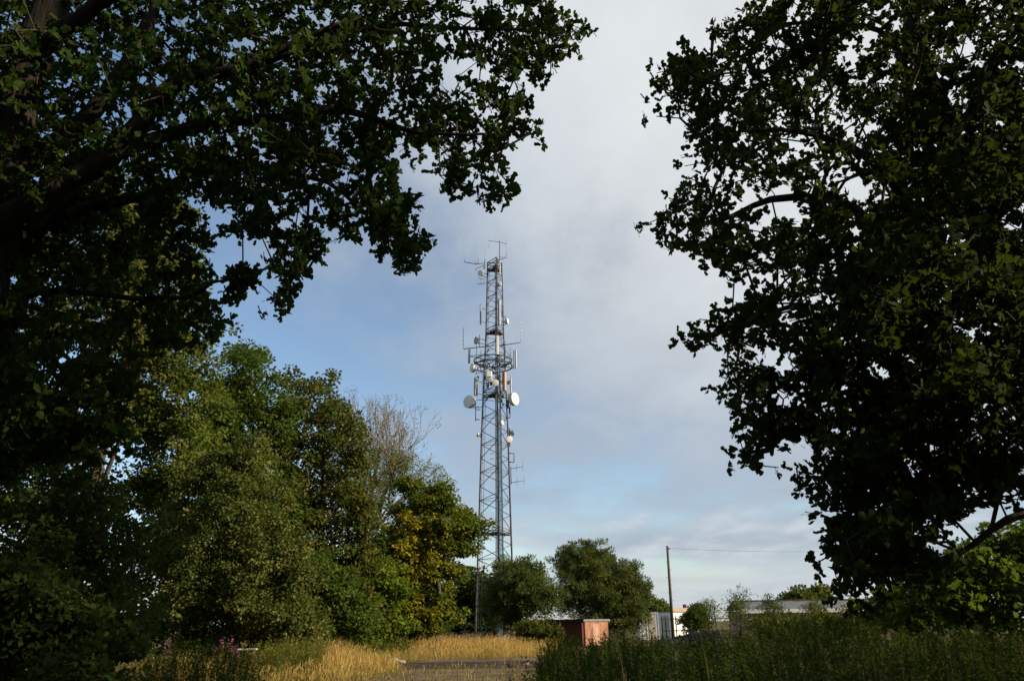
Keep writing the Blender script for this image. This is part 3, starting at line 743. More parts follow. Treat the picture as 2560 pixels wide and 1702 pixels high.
# nearly bare tree: forking, tapering branches with thin foliage low down
def bare_tree():
    rng = np.random.default_rng(77)
    b = np.array((at(922, 1600, 52)[0], 52.0, 0))
    root = empty('bare_tree', tuple(b)); tagp(root, 'thin half bare tree with fine twigs behind the yellow tree', 'tree', G1)
    lean = np.array((.30, 0, 1.0)); tips = []
    fork = at(915, 1330, 52) - b
    limb('trunk', wpath([np.zeros(3), fork * .5 + np.array((.1, 0, 0)), fork]), .22, .14, M['bark_warm'], root, rng, 8, .06, .4)
    def go(m, p, d, L, r, lev):
        k = 4; pts = [p]; dirs = d
        for q in range(k):
            dirs = dirs + rng.normal(size=3) * .13 + np.array((0, 0, .05)); dirs /= np.linalg.norm(dirs)
            pts.append(pts[-1] + dirs * L / k)
        m.tube(pts, list(np.linspace(r, r * .62, k + 1)), 5 if lev < 3 else 3, False)
        if lev >= 6: tips.append(pts[-1]); return
        if lev >= 4: tips.append(pts[-1])
        nch = 2 if rng.random() < .6 else 3
        for q in range(nch):
            a = rng.normal(size=3); a -= a @ dirs * dirs; a /= np.linalg.norm(a)
            go(m, pts[-1], dirs + a * rng.uniform(.25, .65), L * rng.uniform(.66, .86), max(r * .66, .010), lev + 1)
        for _s in range(int(lev >= 1) + int(lev in (2, 3))):
            a = rng.normal(size=3); a /= np.linalg.norm(a)
            go(m, pts[2], dirs * .6 + a * .7, L * .55, max(r * .45, .010), lev + 2)
    for q, (tx, ty) in enumerate([(880, 1095), (915, 1075), (955, 1075), (1000, 1085), (1040, 1112), (1075, 1145), (1080, 1190), (985, 1105), (1020, 1165), (1000, 1130)]):
        d = at(tx, ty, 52 + rng.normal() * 1.2) - b - fork; m = MB()
        go(m, fork + np.array((0, 0, -.1 * q)), d / np.linalg.norm(d), np.linalg.norm(d) * .40, .09, 1)
        m.build('limb', M['bark_warm'], root)
    T = np.array(tips); zt = at(1000, 1130, 52)[2]
    T = T[rng.random(len(T)) < np.clip((zt + 1.1 - T[:, 2]) / 3.0, .10, .8)]
    pos, d, nr = scatter(T, 12, rng, .30, .4, .2)
    tn = np.clip(.62 + rng.normal(size=len(pos)) * .2, 0, .99)
    cr = link(bpy.data.objects.new('crown', mesh_np('crown', *leaf_geo(pos, d, nr, rng.uniform(.07, .13, len(pos)), tn, 'oval')[:2], M['feather_leaf'], np.repeat(tn, 4))), root); cr['kind'] = 'stuff'
bare_tree()
def beech_tone(pos, t, rng):
    f = lumps(pos * np.array((1, 1, 2.2)), np.random.default_rng(4), 8, .55)
    left = np.clip((at(1075, 1300, 46)[0] - pos[:, 0]) / 3.0 + .45, 0, 1)
    return t * .7 + .16 + np.clip((f - .36) * 2.2, 0, 1) * (.18 + .6 * left)
wood('beech_tree', 'yellowing beech tree with tiered branches left of the mast', [(985, 1240), (1010, 1195), (1050, 1180), (1100, 1172), (1140, 1185), (1165, 1215), (1185, 1250), (1180, 1275), (1212, 1290), (1212, 1320), (1240, 1345), (1222, 1375), (1205, 1395), (1150, 1425), (1125, 1500), (1115, 1570), (1090, 1600), (950, 1600), (900, 1560), (905, 1440), (935, 1330)],
     46, 3.0, 2000, M['beech_leaf'], 'oval', 0.20, 36, 34, 0.32, rb=1.05, flat=0.40, r=.2, group=G1, twig_pts=.6, lump=.5, ls=.9, tonefn=beech_tone, tone=(.35, .3), up=1.2)
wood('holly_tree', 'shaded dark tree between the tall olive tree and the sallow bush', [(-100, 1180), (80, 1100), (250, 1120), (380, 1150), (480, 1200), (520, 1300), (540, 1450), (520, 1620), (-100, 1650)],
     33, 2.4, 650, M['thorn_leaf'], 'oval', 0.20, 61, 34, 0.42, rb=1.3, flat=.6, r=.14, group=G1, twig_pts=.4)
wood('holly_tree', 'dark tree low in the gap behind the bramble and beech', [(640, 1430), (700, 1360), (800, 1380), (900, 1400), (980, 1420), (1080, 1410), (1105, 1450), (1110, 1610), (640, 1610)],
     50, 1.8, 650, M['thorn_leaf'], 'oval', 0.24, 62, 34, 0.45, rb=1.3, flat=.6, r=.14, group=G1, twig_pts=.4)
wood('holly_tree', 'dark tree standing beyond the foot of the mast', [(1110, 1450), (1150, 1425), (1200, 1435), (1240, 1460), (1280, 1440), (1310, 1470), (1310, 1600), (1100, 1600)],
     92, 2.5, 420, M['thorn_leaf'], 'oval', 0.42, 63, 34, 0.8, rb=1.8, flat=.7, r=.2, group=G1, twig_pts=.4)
wood('hazel_bush', 'bright yellow green bush under the yellowing beech', [(850, 1400), (900, 1340), (960, 1360), (1010, 1430), (1045, 1500), (1040, 1550), (1020, 1610), (840, 1615), (820, 1500)],
     42, 1.8, 640, M['lime_leaf'], 'oval', 0.17, 37, 38, 0.30, rb=0.9, flat=0.5, r=.08, nl=3, group='bushes along the woodland edge', twig_pts=.5, lump=.3)
wood('sallow_bush', 'large grey green sallow bush left of the dry grass', [(400, 1260), (430, 1180), (500, 1120), (560, 1130), (610, 1085), (660, 1110), (680, 1190), (740, 1240), (730, 1300), (790, 1350), (800, 1420), (850, 1470), (840, 1560), (830, 1630), (370, 1650), (340, 1480), (370, 1380), (350, 1320)],
     29, 2.8, 2100, M['sallow_leaf'], 'oval', 0.12, 38, 38, 0.28, rb=0.75, flat=0.7, r=.14, nl=6, group='bushes along the woodland edge', twig_pts=.4, lump=.5, ls=1.1)
wood('bramble_bush', 'green bush sprawling between the sallow and the beech', [(690, 1350), (740, 1330), (790, 1380), (850, 1430), (900, 1480), (930, 1550), (920, 1612), (680, 1620), (670, 1480)],
     36, 1.8, 600, M['green_leaf'], 'oval', 0.16, 39, 38, 0.30, rb=0.9, flat=0.55, r=.08, nl=3, group='bushes along the woodland edge', twig_pts=.4, lump=.4)
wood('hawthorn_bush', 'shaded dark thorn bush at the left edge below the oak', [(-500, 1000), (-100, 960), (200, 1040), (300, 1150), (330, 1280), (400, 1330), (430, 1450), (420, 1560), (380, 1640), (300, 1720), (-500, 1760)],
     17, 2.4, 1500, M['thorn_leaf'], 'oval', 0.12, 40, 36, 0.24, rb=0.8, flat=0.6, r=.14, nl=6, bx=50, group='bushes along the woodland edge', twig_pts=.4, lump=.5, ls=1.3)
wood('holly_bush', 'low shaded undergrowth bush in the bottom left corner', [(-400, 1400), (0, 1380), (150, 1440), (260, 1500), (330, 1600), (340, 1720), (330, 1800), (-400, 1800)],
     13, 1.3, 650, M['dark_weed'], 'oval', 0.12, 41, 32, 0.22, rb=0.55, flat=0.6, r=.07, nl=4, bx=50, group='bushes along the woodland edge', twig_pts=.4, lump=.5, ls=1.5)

# ---- bushes round the foot of the mast and on the right
G2 = 'bushes round the sheds'
wood('elder_bush', 'dark spiky bush hiding the foot of the mast', [(1232, 1500), (1245, 1460), (1258, 1430), (1290, 1432), (1305, 1405), (1325, 1425), (1345, 1408), (1360, 1440), (1350, 1460), (1375, 1490), (1385, 1520), (1375, 1545), (1320, 1548), (1290, 1570), (1265, 1585), (1245, 1580), (1240, 1540)],
     57, 2.6, 720, M['willow_leaf'], 'narrow', 0.27, 42, 56, 0.38, rb=1.1, flat=0.95, sprig=.3, r=.10, nl=5, group=G2, twig_pts=.8, lump=.35, tone=(.4, .35), up=.2, droop=-.5)
wood('willow_bush', 'rounded willow bush standing between the mast and the pole', [(1372, 1400), (1400, 1388), (1418, 1368), (1440, 1382), (1455, 1362), (1485, 1372), (1500, 1388), (1535, 1380), (1560, 1392), (1580, 1420), (1605, 1450), (1612, 1475), (1635, 1470), (1622, 1500), (1620, 1540), (1600, 1572), (1540, 1580), (1470, 1575), (1400, 1545), (1378, 1500), (1370, 1450)],
     67, 3.2, 1250, M['willow_leaf'], 'narrow', 0.27, 43, 60, 0.36, rb=1.15, flat=0.9, sprig=.25, r=.12, nl=7, group=G2, twig_pts=.8, lump=.3, up=.2, droop=-.5)
wood('sycamore_tree', 'sunlit yellow green tree behind the right oak', [(2200, 1470), (2270, 1430), (2340, 1390), (2430, 1340), (2520, 1310), (2680, 1290), (2800, 1330), (2850, 1600), (2220, 1610), (2160, 1550)],
     21, 2.4, 800, M['maple_leaf'], 'maple', 0.16, 44, 20, 0.30, rb=0.9, flat=0.5, r=.12, nl=5, group='trees on the right', twig_pts=.6, lump=.45, ls=1.2)
for (nm, lb, poly, Y, n, mt, sd, sz) in [
    ('sapling_bush', 'small round leafy sapling in front of the long building', [(1742, 1525), (1755, 1508), (1765, 1500), (1785, 1502), (1800, 1508), (1812, 1530), (1800, 1560), (1745, 1562)], 48, 130, 'green_leaf', 51, .15),
    ('sapling_bush', 'tallest thin sapling rising left of the long building roof', [(1815, 1535), (1830, 1498), (1845, 1482), (1862, 1476), (1874, 1490), (1870, 1520), (1882, 1545), (1860, 1565), (1820, 1565)], 46, 150, 'willow_leaf', 52, .15),
    ('sapling_bush', 'dark spiky sapling against the middle of the long roof', [(1912, 1488), (1918, 1486), (1930, 1505), (1945, 1510), (1950, 1540), (1935, 1560), (1905, 1560), (1908, 1520)], 44, 110, 'thorn_leaf', 53, .15),
    ('sapling_bush', 'pale sapling covering the right end of the long roof', [(2010, 1530), (2022, 1505), (2040, 1498), (2056, 1510), (2062, 1540), (2040, 1560), (2010, 1558)], 42, 110, 'willow_leaf', 54, .14),
    ('distant_tree', 'distant round tree above the long building roof', [(1995, 1512), (2005, 1492), (2030, 1484), (2060, 1486), (2075, 1500), (2072, 1515), (2040, 1540), (2000, 1540)], 120, 260, 'olive_leaf', 55, .5),
    ('distant_tree', 'smaller distant tree left of the round one above the roof', [(1970, 1510), (1978, 1494), (1990, 1484), (2000, 1490), (2004, 1512), (1998, 1540), (1970, 1540)], 118, 130, 'willow_leaf', 56, .5),
    ('hedge_bush', 'yellow green bush behind the white cabins', [(1622, 1520), (1640, 1508), (1655, 1504), (1668, 1520), (1678, 1535), (1670, 1560), (1622, 1560)], 95, 160, 'feather_leaf', 57, .3),
    ('hedge_bush', 'brown bush between the cabins and the small round sapling', [(1708, 1535), (1725, 1528), (1745, 1532), (1760, 1535), (1765, 1565), (1705, 1570)], 62, 150, 'brown_leaf', 58, .18),
    ('hedge_bush', 'dark bramble in front of the brick shed wall', [(1290, 1590), (1310, 1566), (1345, 1560), (1380, 1570), (1410, 1582), (1420, 1610), (1285, 1612)], 52, 200, 'brown_leaf', 64, .17),
    ('hedge_bush', 'low dark bush on the heap left of the saplings', [(1730, 1530), (1742, 1520), (1756, 1522), (1764, 1540), (1768, 1570), (1725, 1570)], 52, 120, 'thorn_leaf', 59, .16),
    ('hedge_bush', 'rough bramble bank in front of the long building', [(1870, 1560), (1900, 1548), (1960, 1545), (2020, 1550), (2080, 1540), (2130, 1535), (2200, 1545), (2200, 1600), (1870, 1600)], 36, 420, 'brown_leaf', 60, .12)]:
    wood(nm, lb, poly, Y, 1.0 if Y < 100 else 2.5, n, M[mt], 'narrow' if 'sapling' in nm else 'oval', sz, sd, (14 if 'sapling' in nm else 22), .22 * sz / .14, r=.04 if Y < 100 else .3, nl=3,
         group={'s': 'saplings by the long building', 'd': 'distant trees', 'h': G2}[nm[0]], twig_pts=.7, rb=(.5 if Y < 100 else 1.6), flat=.9, sprig=.35, up=.3, droop=-.3)

# ------------------------------------------------------------------ grass and weeds
LEAF['head'] = (np.array([(0, 0, 0), (.4, .06, .02), (1, 0, -.05), (.4, -.06, .02)]), [(0, 1, 2), (0, 2, 3)])
LEAF['blade'] = (np.array([(0, .009, 0), (0, -.009, 0), (.5, .008, .05), (.5, -.008, .05), (1, 0, .20)]), [(0, 1, 3), (0, 3, 2), (2, 3, 4)])
def blades(name, label, cat, P, h, mat, tone, rng, heads=0.35, lean=(0.12, 0.0), width=1.0):
    n = len(P)
    d = np.stack([rng.normal(size=n) * .22 + lean[0], rng.normal(size=n) * .22 + lean[1], np.ones(n)], 1)
    nr = rng.normal(size=(n, 3)); nr[:, 2] *= .2
    V, T, tn = leaf_geo(P, d, nr, h, tone, 'blade')
    k = rng.random(n) < heads
    dd = d[k] / np.linalg.norm(d[k], axis=1, keepdims=True)
    hp = P[k] + dd * h[k][:, None] * .86
    V2, T2, t2 = leaf_geo(hp, dd + rng.normal(size=dd.shape) * .25, rng.normal(size=dd.shape), rng.uniform(.12, .22, k.sum()), np.clip(tone[k] + .12, 0, .99), 'head')
    o = link(bpy.data.objects.new(name, mesh_np(name, np.concatenate([V, V2]), np.concatenate([T, T2 + len(V)]), mat, np.concatenate([tn, t2]))))
    return tagp(o, label, cat, kind='stuff')
def on_track(x, y):
    return ((x > -4.8 + .6 * np.sin(y * .9)) & (y < 38.5 + .5 * np.sin(x * 1.7))) | ((np.abs(y - 33.2) < 2.8) & (x > -5.8))
rs = np.random.default_rng(90)
n = 135000
Y = rs.uniform(18, 56, n); X = Y * rs.uniform(-.50, .05, n)
f = lumps(np.stack([X, Y, 0 * X], 1), np.random.default_rng(3), 9, .55)
k = (rs.random(n) < .25 + .75 * f) & (~on_track(X, Y) | (rs.random(n) < .012 + .35 * np.exp(-np.maximum(0, X + 4.8) / .5) * (np.abs(Y - 33.2) > 2))) & (X > -13.5 + .10 * (Y - 20))
X, Y, f = X[k], Y[k], f[k]
P = np.stack([X, Y, 0 * X], 1)
f2 = lumps(P, np.random.default_rng(6), 9, 1.3)
edge = np.clip((X + 12.5 - .13 * (Y - 20)) / 3.0, 0, 1)         # greener towards the bushes
h = rs.uniform(.25, .95, len(X)) * (0.30 + .95 * f) * (.55 + .7 * f2) * np.where(on_track(X, Y), .35, 1)
tone = np.clip(.13 + .32 * edge + .55 * (f - .5) + .40 * (f2 - .5) + rs.normal(size=len(X)) * .15, .01, .99)
blades('dry_grass', 'tall golden dry grass along the woodland edge and track', 'grass', P, h, M['straw'], tone, rs)
# short verge grass and grass down the middle of the track
n = 55000
Y = rs.uniform(20, 50, n); X = Y * rs.uniform(-.42, .16, n)
f = lumps(np.stack([X, Y, 0 * X], 1), np.random.default_rng(8), 9, 1.1)
tk = (np.abs(Y - 33.2) < 2.9) & (X > -6)
k = (f > .50 + .15 * np.sin(X * 1.3) * np.sin(Y * .7)) & (~tk | ((np.abs(Y - 33.2) < .5) & (rs.random(n) < .1)))
X, Y, f = X[k], Y[k], f[k]
blades('verge_grass', 'short green and straw grass tufts on the gravel by the track', 'grass', np.stack([X, Y, 0 * X], 1), rs.uniform(.05, .16, len(X)) * (.3 + f) * np.where(rs.random(len(X)) < .05, 2.4, 1), M['verge'],
       np.clip(.35 + .5 * (f - .5) + rs.normal(size=len(X)) * .25, .01, .99), rs, heads=.15)

def weed_geo(base, h, nl, size, rng, kind='narrow', width=.16, lean=.12):
    """one upright weed: spiralling leaves on a leaning stem -> leaf arrays and the stem line"""
    a = rng.uniform(0, 6.28); ln = rng.normal(size=2) * lean
    t = np.sort(rng.uniform(.12, 1, nl) ** .8)
    stem = base + np.stack([ln[0] * t ** 2 * h, ln[1] * t ** 2 * h, t * h], 1)
    ang = a + np.arange(nl) * 2.4
    rad = width * h * (1.15 - t) ** .6
    out = np.stack([np.cos(ang), np.sin(ang), np.full(nl, .0)], 1)
    side = rng.random(nl) < .5
    pos = stem + out * (rad * rng.random(nl) * side)[:, None] + np.array((0, 0, .25)) * (rad * side)[:, None]
    d = out + np.array((0, 0, 1)) * rng.uniform(.1, 1.1, (nl, 1)) + rng.normal(size=(nl, 3)) * .25
    nr = np.array((0, 0, 1.0)) - out * .4 + rng.normal(size=(nl, 3)) * .4
    return pos, d, nr, size * rng.uniform(.6, 1.3, nl) * (1.2 - .5 * t), np.array([base, stem[len(stem) // 2], stem[-1]])
def weeds(name, label, spots, mat, rng, nl, size, tone=(.4, .35), parent=None, kind='narrow', width=.16, stuff=True):
    A = [[], [], [], [], []]; stems = MB()
    for (x, y, hh) in spots:
        p, d, nr, s, st = weed_geo(np.array((x, y, 0.)), hh, nl, size, rng, kind, width)
        t = tones(nl, rng, tone[0] + rng.normal() * .14, tone[1] * .7)
        for q, v in zip(A, (p, d, nr, s, t)): q.append(v)
        stems.tube(list(st), [.007, .005, .002], 3, False)
    p, d, nr, s, t = [np.concatenate(q) for q in A]
    V, T, tn = leaf_geo(p, d, nr, s, t, kind)
    sv = np.array(stems.v); sf = []
    for q in stems.f: sf += [(q[0], q[1], q[2]), (q[0], q[2], q[3])]
    me = mesh_np(name, np.concatenate([V, sv]), np.concatenate([T, np.array(sf) + len(V)]), mat, np.concatenate([tn, np.full(len(sv), .7)]))
    o = link(bpy.data.objects.new(name, me), parent)
    if parent is None: tagp(o, label, 'weeds' if stuff else 'plant', kind='stuff' if stuff else None)
    return o
rw = np.random.default_rng(91)
ridge_x = [1250, 1330, 1360, 1400, 1450, 1500, 1560, 1600, 1650, 1700, 1760, 1850, 1950, 2100, 2200, 2300, 2560, 2900]
ridge_y = [1760, 1700, 1588, 1572, 1578, 1574, 1562, 1568, 1588, 1588, 1566, 1550, 1540, 1535, 1545, 1552, 1556, 1560]
_wk = np.random.default_rng(12).normal(size=(7, 2)) * np.array((.035, .9)); _wp = np.random.default_rng(13).uniform(0, 6.3, 7)
def WL(a, b): return .5 + .5 * math.tanh(1.2 * sum(math.sin(k[0] * a + k[1] * b + p) for k, p in zip(_wk, _wp)) / 2.6)
spots = []
for _ in range(1050):
    Yw = rw.uniform(9.5, 21); pxw = rw.uniform(1335, 2850)
    top = np.interp(pxw, ridge_x, ridge_y) + 2 + abs(rw.normal()) * 26 + 38 * WL(pxw, Yw)
    p = at(pxw, top, Yw)
    if p[2] > .35: spots.append((p[0], p[1], min(p[2], 2.1)))
weeds('weed_bank', 'dense shaded bank of tall green weeds at the lower right', spots, M['weed_leaf'], rw, 95, .09, width=.2)
spots = []
for _ in range(650):
    Yw = rw.uniform(21, 36); pxw = rw.uniform(1340, 2900)
    top = np.interp(pxw, ridge_x, ridge_y) + 12 + abs(rw.normal()) * 22
    p = at(pxw, top, Yw)
    if p[2] > .3 and not (abs(p[1] - 33.2) < 3.0): spots.append((p[0], p[1], min(p[2], 1.9)))
weeds('weed_thicket', 'weed thicket further back behind the lower right weed bank', spots, M['weed_leaf'], rw, 60, .11, tone=(.5, .4))
spots = []
for _ in range(130):
    Yw = rw.uniform(9.5, 17); pxw = rw.uniform(1350, 2600)
    p = at(pxw, np.interp(pxw, ridge_x, ridge_y) + rw.uniform(-14, 40), Yw)
    if p[2] > .35: spots.append((p[0], p[1], p[2]))
weeds('dead_stems', 'brown dead stems sticking out of the weed bank', spots, M['dead_stem'], rw, 26, .05, tone=(.5, .4), width=.08)
# weeds at the lower left
spots = []
for _ in range(120):
    Yw = rw.uniform(10.5, 15); pxw = rw.uniform(250, 690)
    top = np.interp(pxw, [250, 330, 420, 500, 560, 620, 660, 700], [1640, 1670, 1620, 1588, 1600, 1632, 1680, 1740]) + abs(rw.normal()) * 30
    p = at(pxw, top, Yw)
    if p[2] > .2: spots.append((p[0], p[1], p[2]))
weeds('mugwort_clump', 'dark feathery weed clump in front of the golden grass', spots, M['dark_weed'], rw, 120, .075, width=.2)
# green and reddish weeds along the foot of the bushes
spots = []
for _ in range(520):
    pxw = rw.uniform(370, 1040); Yw = np.interp(pxw, [370, 800, 900, 1040], [23.5, 26.5, 36, 43]) + rw.normal() * .8
    p = at(pxw, rw.uniform(1588, 1640) + (10 if pxw < 680 else 0), Yw)
    if p[2] > .25 and (pxw > 640 or rw.random() < .4): spots.append((p[0], p[1], p[2]))
weeds('dock_weeds', 'green and reddish weeds along the foot of the left bushes', spots, M['dock_leaf'], rw, 42, .13, tone=(.45, .45))
# single plants one can pick out
def plant(name, label, cat, px, top, Yp, nst, mat, nl, size, group=None, flower=False):
    p = at(px, top, Yp); b = np.array((p[0], p[1], 0))
    root = empty(name, tuple(b)); tagp(root, label, cat, group)
    for q in range(nst):
        hh = p[2] * rw.uniform(.75, 1.0) if q else p[2]
        o = rw.normal(size=2) * .06 * nst ** .5
        w = weeds('stem', None, [(o[0], o[1], hh)], mat, rw, nl, size, parent=root)
        if flower:
            nf = 26; tt = rw.uniform(.78, 1.04, nf)
            pp = np.stack([o[0] + rw.normal(size=nf) * .02, o[1] + rw.normal(size=nf) * .02, hh * tt], 1)
            dd = rw.normal(size=(nf, 3)); V, T, tn = leaf_geo(pp, dd, rw.normal(size=(nf, 3)), rw.uniform(.03, .055, nf), rw.random(nf), 'oval')
            link(bpy.data.objects.new('flower_spike', mesh_np('flower_spike', V, T, M['pink'], tn)), root)['kind'] = 'stuff'
    return root
plant('tall_weed', 'leafy dark weed standing alone in front of the track', 'plant', 1306, 1640, 14, 5, M['dark_weed'], 80, .10)
for (px, top, Yp, lb) in [(432, 1582, 24, 'leftmost pink willowherb by the thorn bush'), (405, 1604, 23, 'short pink willowherb left of the others in dry grass'), (552, 1596, 25, 'pink willowherb just left of the white board'),
                          (580, 1588, 26, 'tallest pink willowherb above the white board'), (775, 1596, 29, 'pink willowherb at the right below the bramble'), (590, 1612, 24, 'low pink willowherb touching the white board')]:
    plant('willowherb', lb, 'flower', px, top, Yp, 3, M['weed_leaf'], 45, .10, 'pink willowherbs in the dry grass', True)

# ------------------------------------------------------------------ the mast
TY = 80.0
tw_x = at(1240, 1240, TY)[0]
tower = empty('lattice_mast', (tw_x, TY, 0)); tagp(tower, 'tall lattice steel radio mast hung with dishes and antennas', 'mast')
TW0 = np.array((tw_x, TY, 0))
def tl(px, py, dy=0.0):           # point on the mast, local to its foot
    return at(px, py, TY + dy) - TW0
TOPZ = tl(1230, 652)[2]
_zs = [0, tl(1240, 1340)[2], tl(1235, 1060)[2], tl(1230, 830)[2], TOPZ]
_rs = [2.35, 2.02, 1.68, 1.20, 1.00]
def leg_p(k, z):
    a = math.radians((158.6, 278.6, 38.6)[k]); r = np.interp(z, _zs, _rs)
    return np.array((math.cos(a) * r, math.sin(a) * r, z))
rt = np.random.default_rng(60)
LOWZ = tl(1240, 1470)[2]
for k in range(3):
    zz = list(np.linspace(0, TOPZ, 30))
    MB().tube([leg_p(k, z) for z in zz], list(np.linspace(.105, .065, 30)), 8).build('leg', M['steel_rust'], tower)
    MB().box(leg_p(k, .15), (.8, .8, .3)).build('footing', M['concrete'], tower)
zn = list(np.arange(0.2, TOPZ - 11, 3.05)); z = zn[-1]
while z < TOPZ - 1.6:
    z += 2.0; zn.append(min(z, TOPZ - .1))
for i in range(len(zn) - 1):
    a, b = zn[i], zn[i + 1]; m = (a + b) / 2
    for k in range(3):
        k2 = (k + 1) % 3
        r = .038 if i < 10 else .03
        # zigzag: left leg -> right leg -> left leg
        MB().tube([leg_p(k, a), leg_p(k2, m)], r, 6).build('brace', M['steel'], tower)
        MB().tube([leg_p(k2, m), leg_p(k, b)], r, 6).build('brace', M['steel'], tower)
        MB().tube([leg_p(k, m) * .0 + leg_p(k2, m), leg_p(k, m)], .025, 6).build('girt', M['steel'], tower)
        if i < 9:
            q = leg_p(k, a) * .5 + leg_p(k2, m) * .5
            MB().tube([q, leg_p(k, m)], .018, 5).build('tie', M['steel'], tower)
# cable ladders and feeder cables climbing inside the left face
def facept(t, z, ins=.12):
    p = leg_p(0, z) * (1 - t) + leg_p(1, z) * t
    c = np.array((0, 0, z)); return p + (c - p) * ins
zs = np.linspace(.5, TOPZ - 1, 40)
for t in (.86, 1.16):
    MB().tube([facept(t, z) for z in zs], .028, 5).build('cable_ladder_rail', M['steel_dark'], tower)
for q, t in enumerate((.90, .94, .98, 1.03, 1.07, 1.11)):
    top = (TOPZ - 2, TOPZ - 15, TOPZ - 6, TOPZ - 17, TOPZ - 11, TOPZ - 19)[q]
    zz = np.linspace(.5, top, 40)
    MB().tube([facept(t, z, .14) + np.array((rt.normal() * .012, 0, 0)) for z in zz], .034 if q % 2 else .026, 6).build('feeder_cable', M['cable'], tower)
for i, z in enumerate(np.arange(1.0, TOPZ - 1, 1.55)):
    MB().tube([facept(.86, z), facept(1.16, z)], .018, 5).build('cable_ladder_rung', M['steel_dark'], tower)
# climbing ladder near the left leg
for t in (.07, .19):
    MB().tube([facept(t, z, .03) for z in zs], .022, 5).build('ladder_rail', M['steel'], tower)
for z in np.arange(.8, TOPZ - 1, .9):
    MB().tube([facept(.07, z, .03), facept(.19, z, .03)], .014, 4).build('ladder_rung', M['steel'], tower)
# second feeder bundle nearer the right leg
for t in (.40, .47):
    zz = np.linspace(.5, TOPZ - 13, 30)
    MB().tube([(leg_p(1, z) * (1 - t) + leg_p(2, z) * t) * .8 + np.array((0, 0, z * .2)) for z in zz], .045, 5).build('feeder_cable', M['cable'], tower)
# platforms
def platform(py, s, mat='steel_dark', th=.14):
    z = tl(1235, py)[2]
    V = [leg_p(k, z) * np.array((s, s, 1)) for k in range(3)]
    m = MB(); up = np.array((0, 0, th))
    m.add(V + [v + up for v in V], [(0, 2, 1), (3, 4, 5), (0, 1, 4, 3), (1, 2, 5, 4), (2, 0, 3, 5)])
    p = m.build('platform', M[mat], tower)
    return z, p
for py, s in ((676, .98), (833, 1.02), (1336, 1.05), (990, .95)):
    z, p = platform(py, s)
    for k in range(3):
        A, B = leg_p(k, z + .25) * np.array((s, s, 1)), leg_p((k + 1) % 3, z + .25) * np.array((s, s, 1))
        MB().tube([A, B], .035, 6).build('edge_beam', M['steel'], tower)
for pp in ((653, 656), (660, 660)):
    z = tl(1230, pp[0])[2]
    for k in range(3):
        MB().tube([leg_p(k, z), leg_p((k + 1) % 3, z)], .05, 6).build('girt', M['steel_dark'], tower)
# round gallery: two rings on radial struts
def ring(py, R, r):
    z = tl(1232, py)[2]; c = np.array((tl(1232, py)[0], 0, z))
    pts = [c + np.array((R * math.cos(t), R * math.sin(t), 0)) for t in np.linspace(0, 2 * math.pi, 41)]
    MB().tube(pts, r, 6, False).build('gallery_ring', M['steel_dark'], tower); return c
for py, R, r in ((902, 2.15, .065), (916, 2.22, .075), (909, 1.75, .04)):
    c = ring(py, R, r)
    for k in range(9):
        t = 2 * math.pi * k / 9 + .2
        MB().tube([c + np.array((.9 * math.cos(t), .9 * math.sin(t), 0)), c + np.array((R * math.cos(t), R * math.sin(t), 0))], .045, 5).build('gallery_strut', M['steel_dark'], tower)
for k in range(9):
    t = 2 * math.pi * k / 9 + .2
    a = tl(1232, 902); b = tl(1232, 916)
    MB().tube([(a[0] + 2.15 * math.cos(t), 2.15 * math.sin(t), a[2]), (b[0] + 2.22 * math.cos(t), 2.22 * math.sin(t), b[2])], .04, 5).build('gallery_post', M['steel_dark'], tower)

def near_leg(p):
    b = min((leg_p(k, p[2]) for k in range(3)), key=lambda q: np.linalg.norm(q - p)); return b
def dish(px, py, rpx, face, depth=.45, dy=0.0, mat='dish', mount=True, label=None):
    c = tl(px, py, dy); S = F / ((TY + dy) * math.cos(TILT) + (c[2] - EYE) * math.sin(TILT)); R = rpx / S
    f = np.array(face, float); f /= np.linalg.norm(f)
    a = np.cross(f, (0, 0, 1.0)); a /= np.linalg.norm(a); b = np.cross(a, f)
    K = 24; prof = [(0, .0, 'c'), (.97, .02, 'f'), (1.0, 0, 'f')]
    def ringv(r, o): return [c + f * o + R * r * (math.cos(2 * math.pi * q / K) * a + math.sin(2 * math.pi * q / K) * b) for q in range(K)]
    dr = MB(); rr = [(1.0, .0), (1.0, -depth * R), (.93, -depth * R * 1.1), (.45, -depth * R * 1.9), (.28, -depth * R * 2.4)]
    vs = []; fs = []
    for (r, o) in rr: vs += ringv(r, o)
    for i in range(len(rr) - 1):
        for q in range(K):
            q2 = (q + 1) % K; fs.append((i * K + q, (i + 1) * K + q, (i + 1) * K + q2, i * K + q2))
    fs.append(tuple((len(rr) - 1) * K + q for q in range(K)))
    dr.add(vs, fs, True)
    root = dr.build('dish', M['dish' if depth > .5 and mat == 'dish' else 'drum'], tower)
    if label: root['label'] = label
    fc = MB(); v2 = ringv(1.02, -.02 * R) + ringv(1.02, .02 * R) + ringv(.9, .05 * R) + [c + f * .07 * R]
    f2 = []
    for i in range(2):
        for q in range(K):
            q2 = (q + 1) % K; f2.append((i * K + q, i * K + q2, (i + 1) * K + q2, (i + 1) * K + q))
    for q in range(K): f2.append((2 * K + q, 2 * K + (q + 1) % K, 3 * K))
    fc.add(v2, f2, True); fc.build('dish_cover', M[mat], root)
    if mount:
        back = c - f * depth * R * 2.3; q = near_leg(back)
        m = MB().tube([back + np.array((0, 0, -R * .9)), back + np.array((0, 0, R * .9))], .045, 6)
        m.tube([back + np.array((0, 0, R * .6)), q + np.array((0, 0, R * .6))], .035, 6).tube([back + np.array((0, 0, -R * .6)), q + np.array((0, 0, -R * .6))], .035, 6)
        m.build('mount', M['steel_dark'], root)
